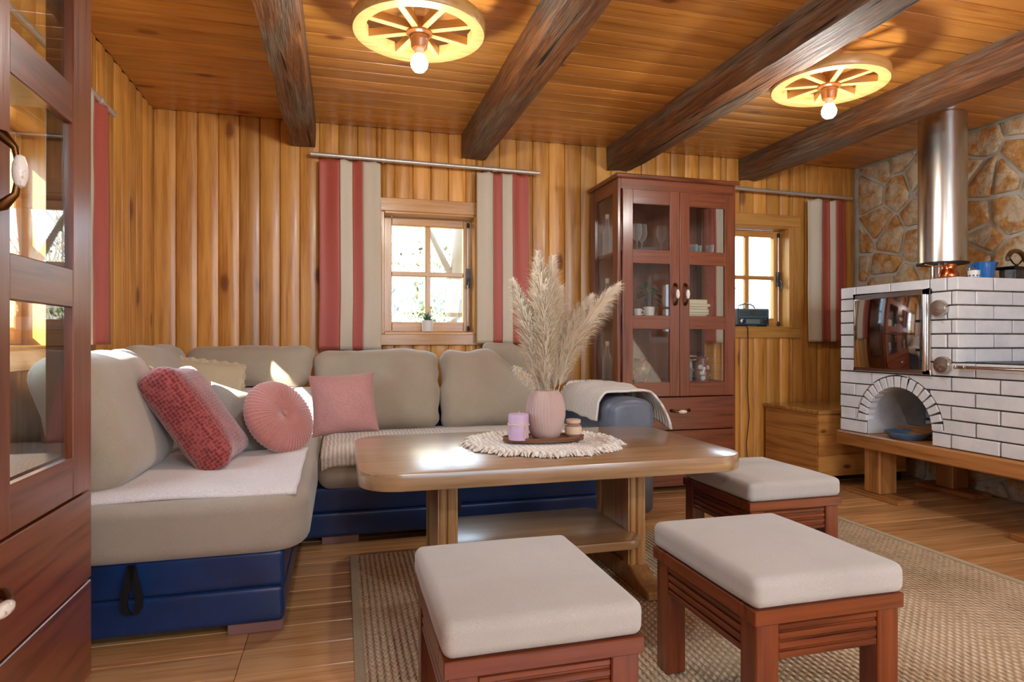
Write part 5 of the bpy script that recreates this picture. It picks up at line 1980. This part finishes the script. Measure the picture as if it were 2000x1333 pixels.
# middle shelf
SM = 1.1185
t = thing('house_plant', 'dark green leafy plant in a small cup on the middle cabinet shelf', 'potted plant', (CABX + 0.30, fy + 0.17, SM))
b = MB()
b.lathe([(0, 0), (0.034, 0), (0.040, 0.065), (0.036, 0.065), (0.03, 0.01), (0, 0.01)], 24)
b.build('pot', 'whitepot', t, smooth=True)
for i in range(12):
    a = i * 2.4 + 0.3
    h_ = 0.10 + 0.012 * i
    rr_ = 0.05 + 0.035 * ((i * 7) % 5) / 5
    b = MB()
    c0 = Vector((rr_ * math.cos(a) * 0.6, rr_ * math.sin(a) * 0.5, h_))
    d = Vector((math.cos(a), math.sin(a) * 0.6, -0.5)).normalized()
    sd = d.cross(Vector((0, 0, 1))).normalized()
    L = 0.075
    pts = [c0 + d * L * f + sd * w_ * sgn for f, w_, sgn in ((0, 0, 1), (0.25, 0.024, 1), (0.6, 0.026, 1), (1.0, 0, 1), (0.6, 0.026, -1), (0.25, 0.024, -1))]
    b.add(pts, [(0, 1, 2, 3, 4, 5)])
    b.tube([(0, 0, 0.06), c0], 0.0015, 5)
    b.build('leaf', 'leaf', t)
for i, x in enumerate((0.115, 0.20)):
    b = MB()
    b.lathe([(0, 0), (0.022, 0), (0.028, 0.05), (0.025, 0.05), (0.02, 0.005), (0, 0.005)], 24)
    b.tube([(0.026, 0, 0.04), (0.045, 0, 0.035), (0.042, 0, 0.018), (0.023, 0, 0.012)], 0.003, 6)
    tag(b.build('tea_cup', 'whitepot', None, (CABX + x, fy + 0.13, SM), smooth=True),
        ['small white cup at the left of the middle cabinet shelf', 'small white cup next to the leafy plant in the cabinet'][i], 'cup')
bk = [('c9bb98', 0.150, 0.014), ('8b8f86', 0.165, 0.017), ('d6ccb2', 0.17, 0.020), ('6d7468', 0.172, 0.018), ('d9d2c0', 0.175, 0.016), ('bd9a5f', 0.145, 0.030)]
z = SM
bl = ['lowest book of the stack in the cabinet', 'second book from the bottom of the cabinet stack', 'third book from the bottom of the cabinet stack',
      'fourth book from the bottom of the cabinet stack', 'pale book under the top one of the cabinet stack', 'thick tan book on top of the cabinet stack']
for i, (c, w_, h_) in enumerate(bk):
    t = thing('book', bl[i], 'book', (CABX + 0.60 + 0.006 * ((i * 5) % 3), fy + 0.18, z), D2((i * 37) % 9 - 4), 'stacked books in the cabinet')
    mt = plain('book_cover_%d' % i, c, 0.6)
    b = MB()
    b.box(-w_ / 2, w_ / 2, -0.10, 0.10, 0, 0.002).box(-w_ / 2, w_ / 2, -0.10, 0.10, h_ - 0.0024, h_ - 0.0004).box(w_ / 2 - 0.002, w_ / 2, -0.10, 0.10, 0.002, h_ - 0.0024)
    b.build('cover', mt, t)
    b = MB(); b.box(-w_ / 2 + 0.003, w_ / 2 - 0.003, -0.097, 0.097, 0.0022, h_ - 0.0026)
    b.build('pages', 'paper', t)
    z += h_
# bottom shelf: painted jugs
SB = 0.6965
def painted(name, cols, base):
    m = NT(name)
    v = m.coords((1, 1, 1))
    vo = m.n('ShaderNodeTexVoronoi')
    vo.inputs['Scale'].default_value = 26
    m.l(v, vo.inputs['Vector'])
    n_ = m.noise(v, 9, 2)
    c = m.ramp(n_, [(0.2 + 0.6 * i / len(cols), hexc(q)) for i, q in enumerate(cols)])
    m.col(m.mix(m.ramp(vo.outputs['Distance'], [(0.36, 0.95), (0.44, 0.0)]), hexc(base), c))
    m.set(rough=0.25, coat=0.4)
    return m.m
def jug(label, x, y, prof, mt, handle=True, cat='jug', nm='painted_jug'):
    t = thing(nm, label, cat, (CABX + x, fy + y, SB))
    b = MB()
    b.lathe(prof, 32)
    b.build('body', mt, t, smooth=True)
    if handle:
        H = prof[-1][1]
        r = max(p[0] for p in prof)
        b = MB()
        b.tube([(-r * 0.5, 0.01, H * 0.9), (-r * 1.25, 0.02, H * 0.85), (-r * 1.4, 0.02, H * 0.6), (-r * 0.95, 0.01, H * 0.4)], 0.006, 8)
        b.build('handle', mt, t, smooth=True)
m1 = painted('red_flower_glaze', ['a3222c', 'b3263a', '3d6b3a', 'a3222c'], '5a2c18')
m2 = painted('blue_flower_glaze', ['3f6cc0', '5a86d0', 'c8ccd0', '3f6cc0'], '8a5c46')
m3 = painted('mosaic_glaze', ['c9b48a', '5e8aa0', 'b08a4a', 'd8d0b8'], '8f8a74')
jug('brown jar with painted red flowers on the bottom cabinet shelf', 0.245, 0.17, [(0, 0), (0.042, 0), (0.066, 0.05), (0.070, 0.085), (0.060, 0.12), (0.046, 0.135), (0.052, 0.15), (0.047, 0.15)], m1, False, 'jar', 'painted_jar')
jug('brown jug with painted blue flowers behind the right cabinet door', 0.695, 0.17, [(0, 0), (0.050, 0), (0.056, 0.04), (0.050, 0.09), (0.036, 0.125), (0.036, 0.14), (0.046, 0.155), (0.041, 0.155)], m2)
jug('slim mosaic bottle at the left end of the bottom cabinet shelf', 0.125, 0.14, [(0, 0), (0.026, 0), (0.028, 0.07), (0.024, 0.12), (0.017, 0.135), (0.019, 0.165), (0.015, 0.165)], m3, False, 'bottle', 'mosaic_bottle')
jug('clear glass jar left of the blue-flowered jug in the cabinet', 0.565, 0.16, [(0, 0), (0.040, 0), (0.044, 0.02), (0.044, 0.11), (0.032, 0.13), (0.034, 0.145), (0.030, 0.145)], 'wineglass', True, 'jar', 'glass_jar')
t = tag(MB().box(-0.04, 0.04, -0.002, 0.002, 0, 0.145).build('white_card', 'whitepot', None, (CABX + 0.325, fy + 0.30, SB), (D2(-8), 0, 0)), 'small white card standing behind the red-flowered jar', 'card')
def bottle(label, x, y, z, h):
    t = thing('liquor_bottle', label, 'bottle', (CABX + x, fy + y, z), 0, 'bottles at the cabinet side glass')
    b = MB()
    b.lathe([(0, 0), (0.032, 0), (0.034, 0.01), (0.034, h * 0.6), (0.014, h * 0.75), (0.013, h)], 20)
    b.build('bottle_body', 'wineglass', t, smooth=True)
    b = MB()
    b.lathe([(0, h - 0.02), (0.0125, h - 0.02), (0.014, h), (0.014, h + 0.012), (0, h + 0.012)], 16)
    b.build('stopper', 'raffia', t, smooth=True)
bottle('corked clear bottle behind the side glass on the top cabinet shelf', 0.075, 0.33, SH, 0.27)
bottle('corked clear bottle behind the side glass on the middle cabinet shelf', 0.075, 0.33, SM, 0.25)
bottle('corked clear bottle behind the side glass on the bottom cabinet shelf', 0.075, 0.33, SB, 0.25)
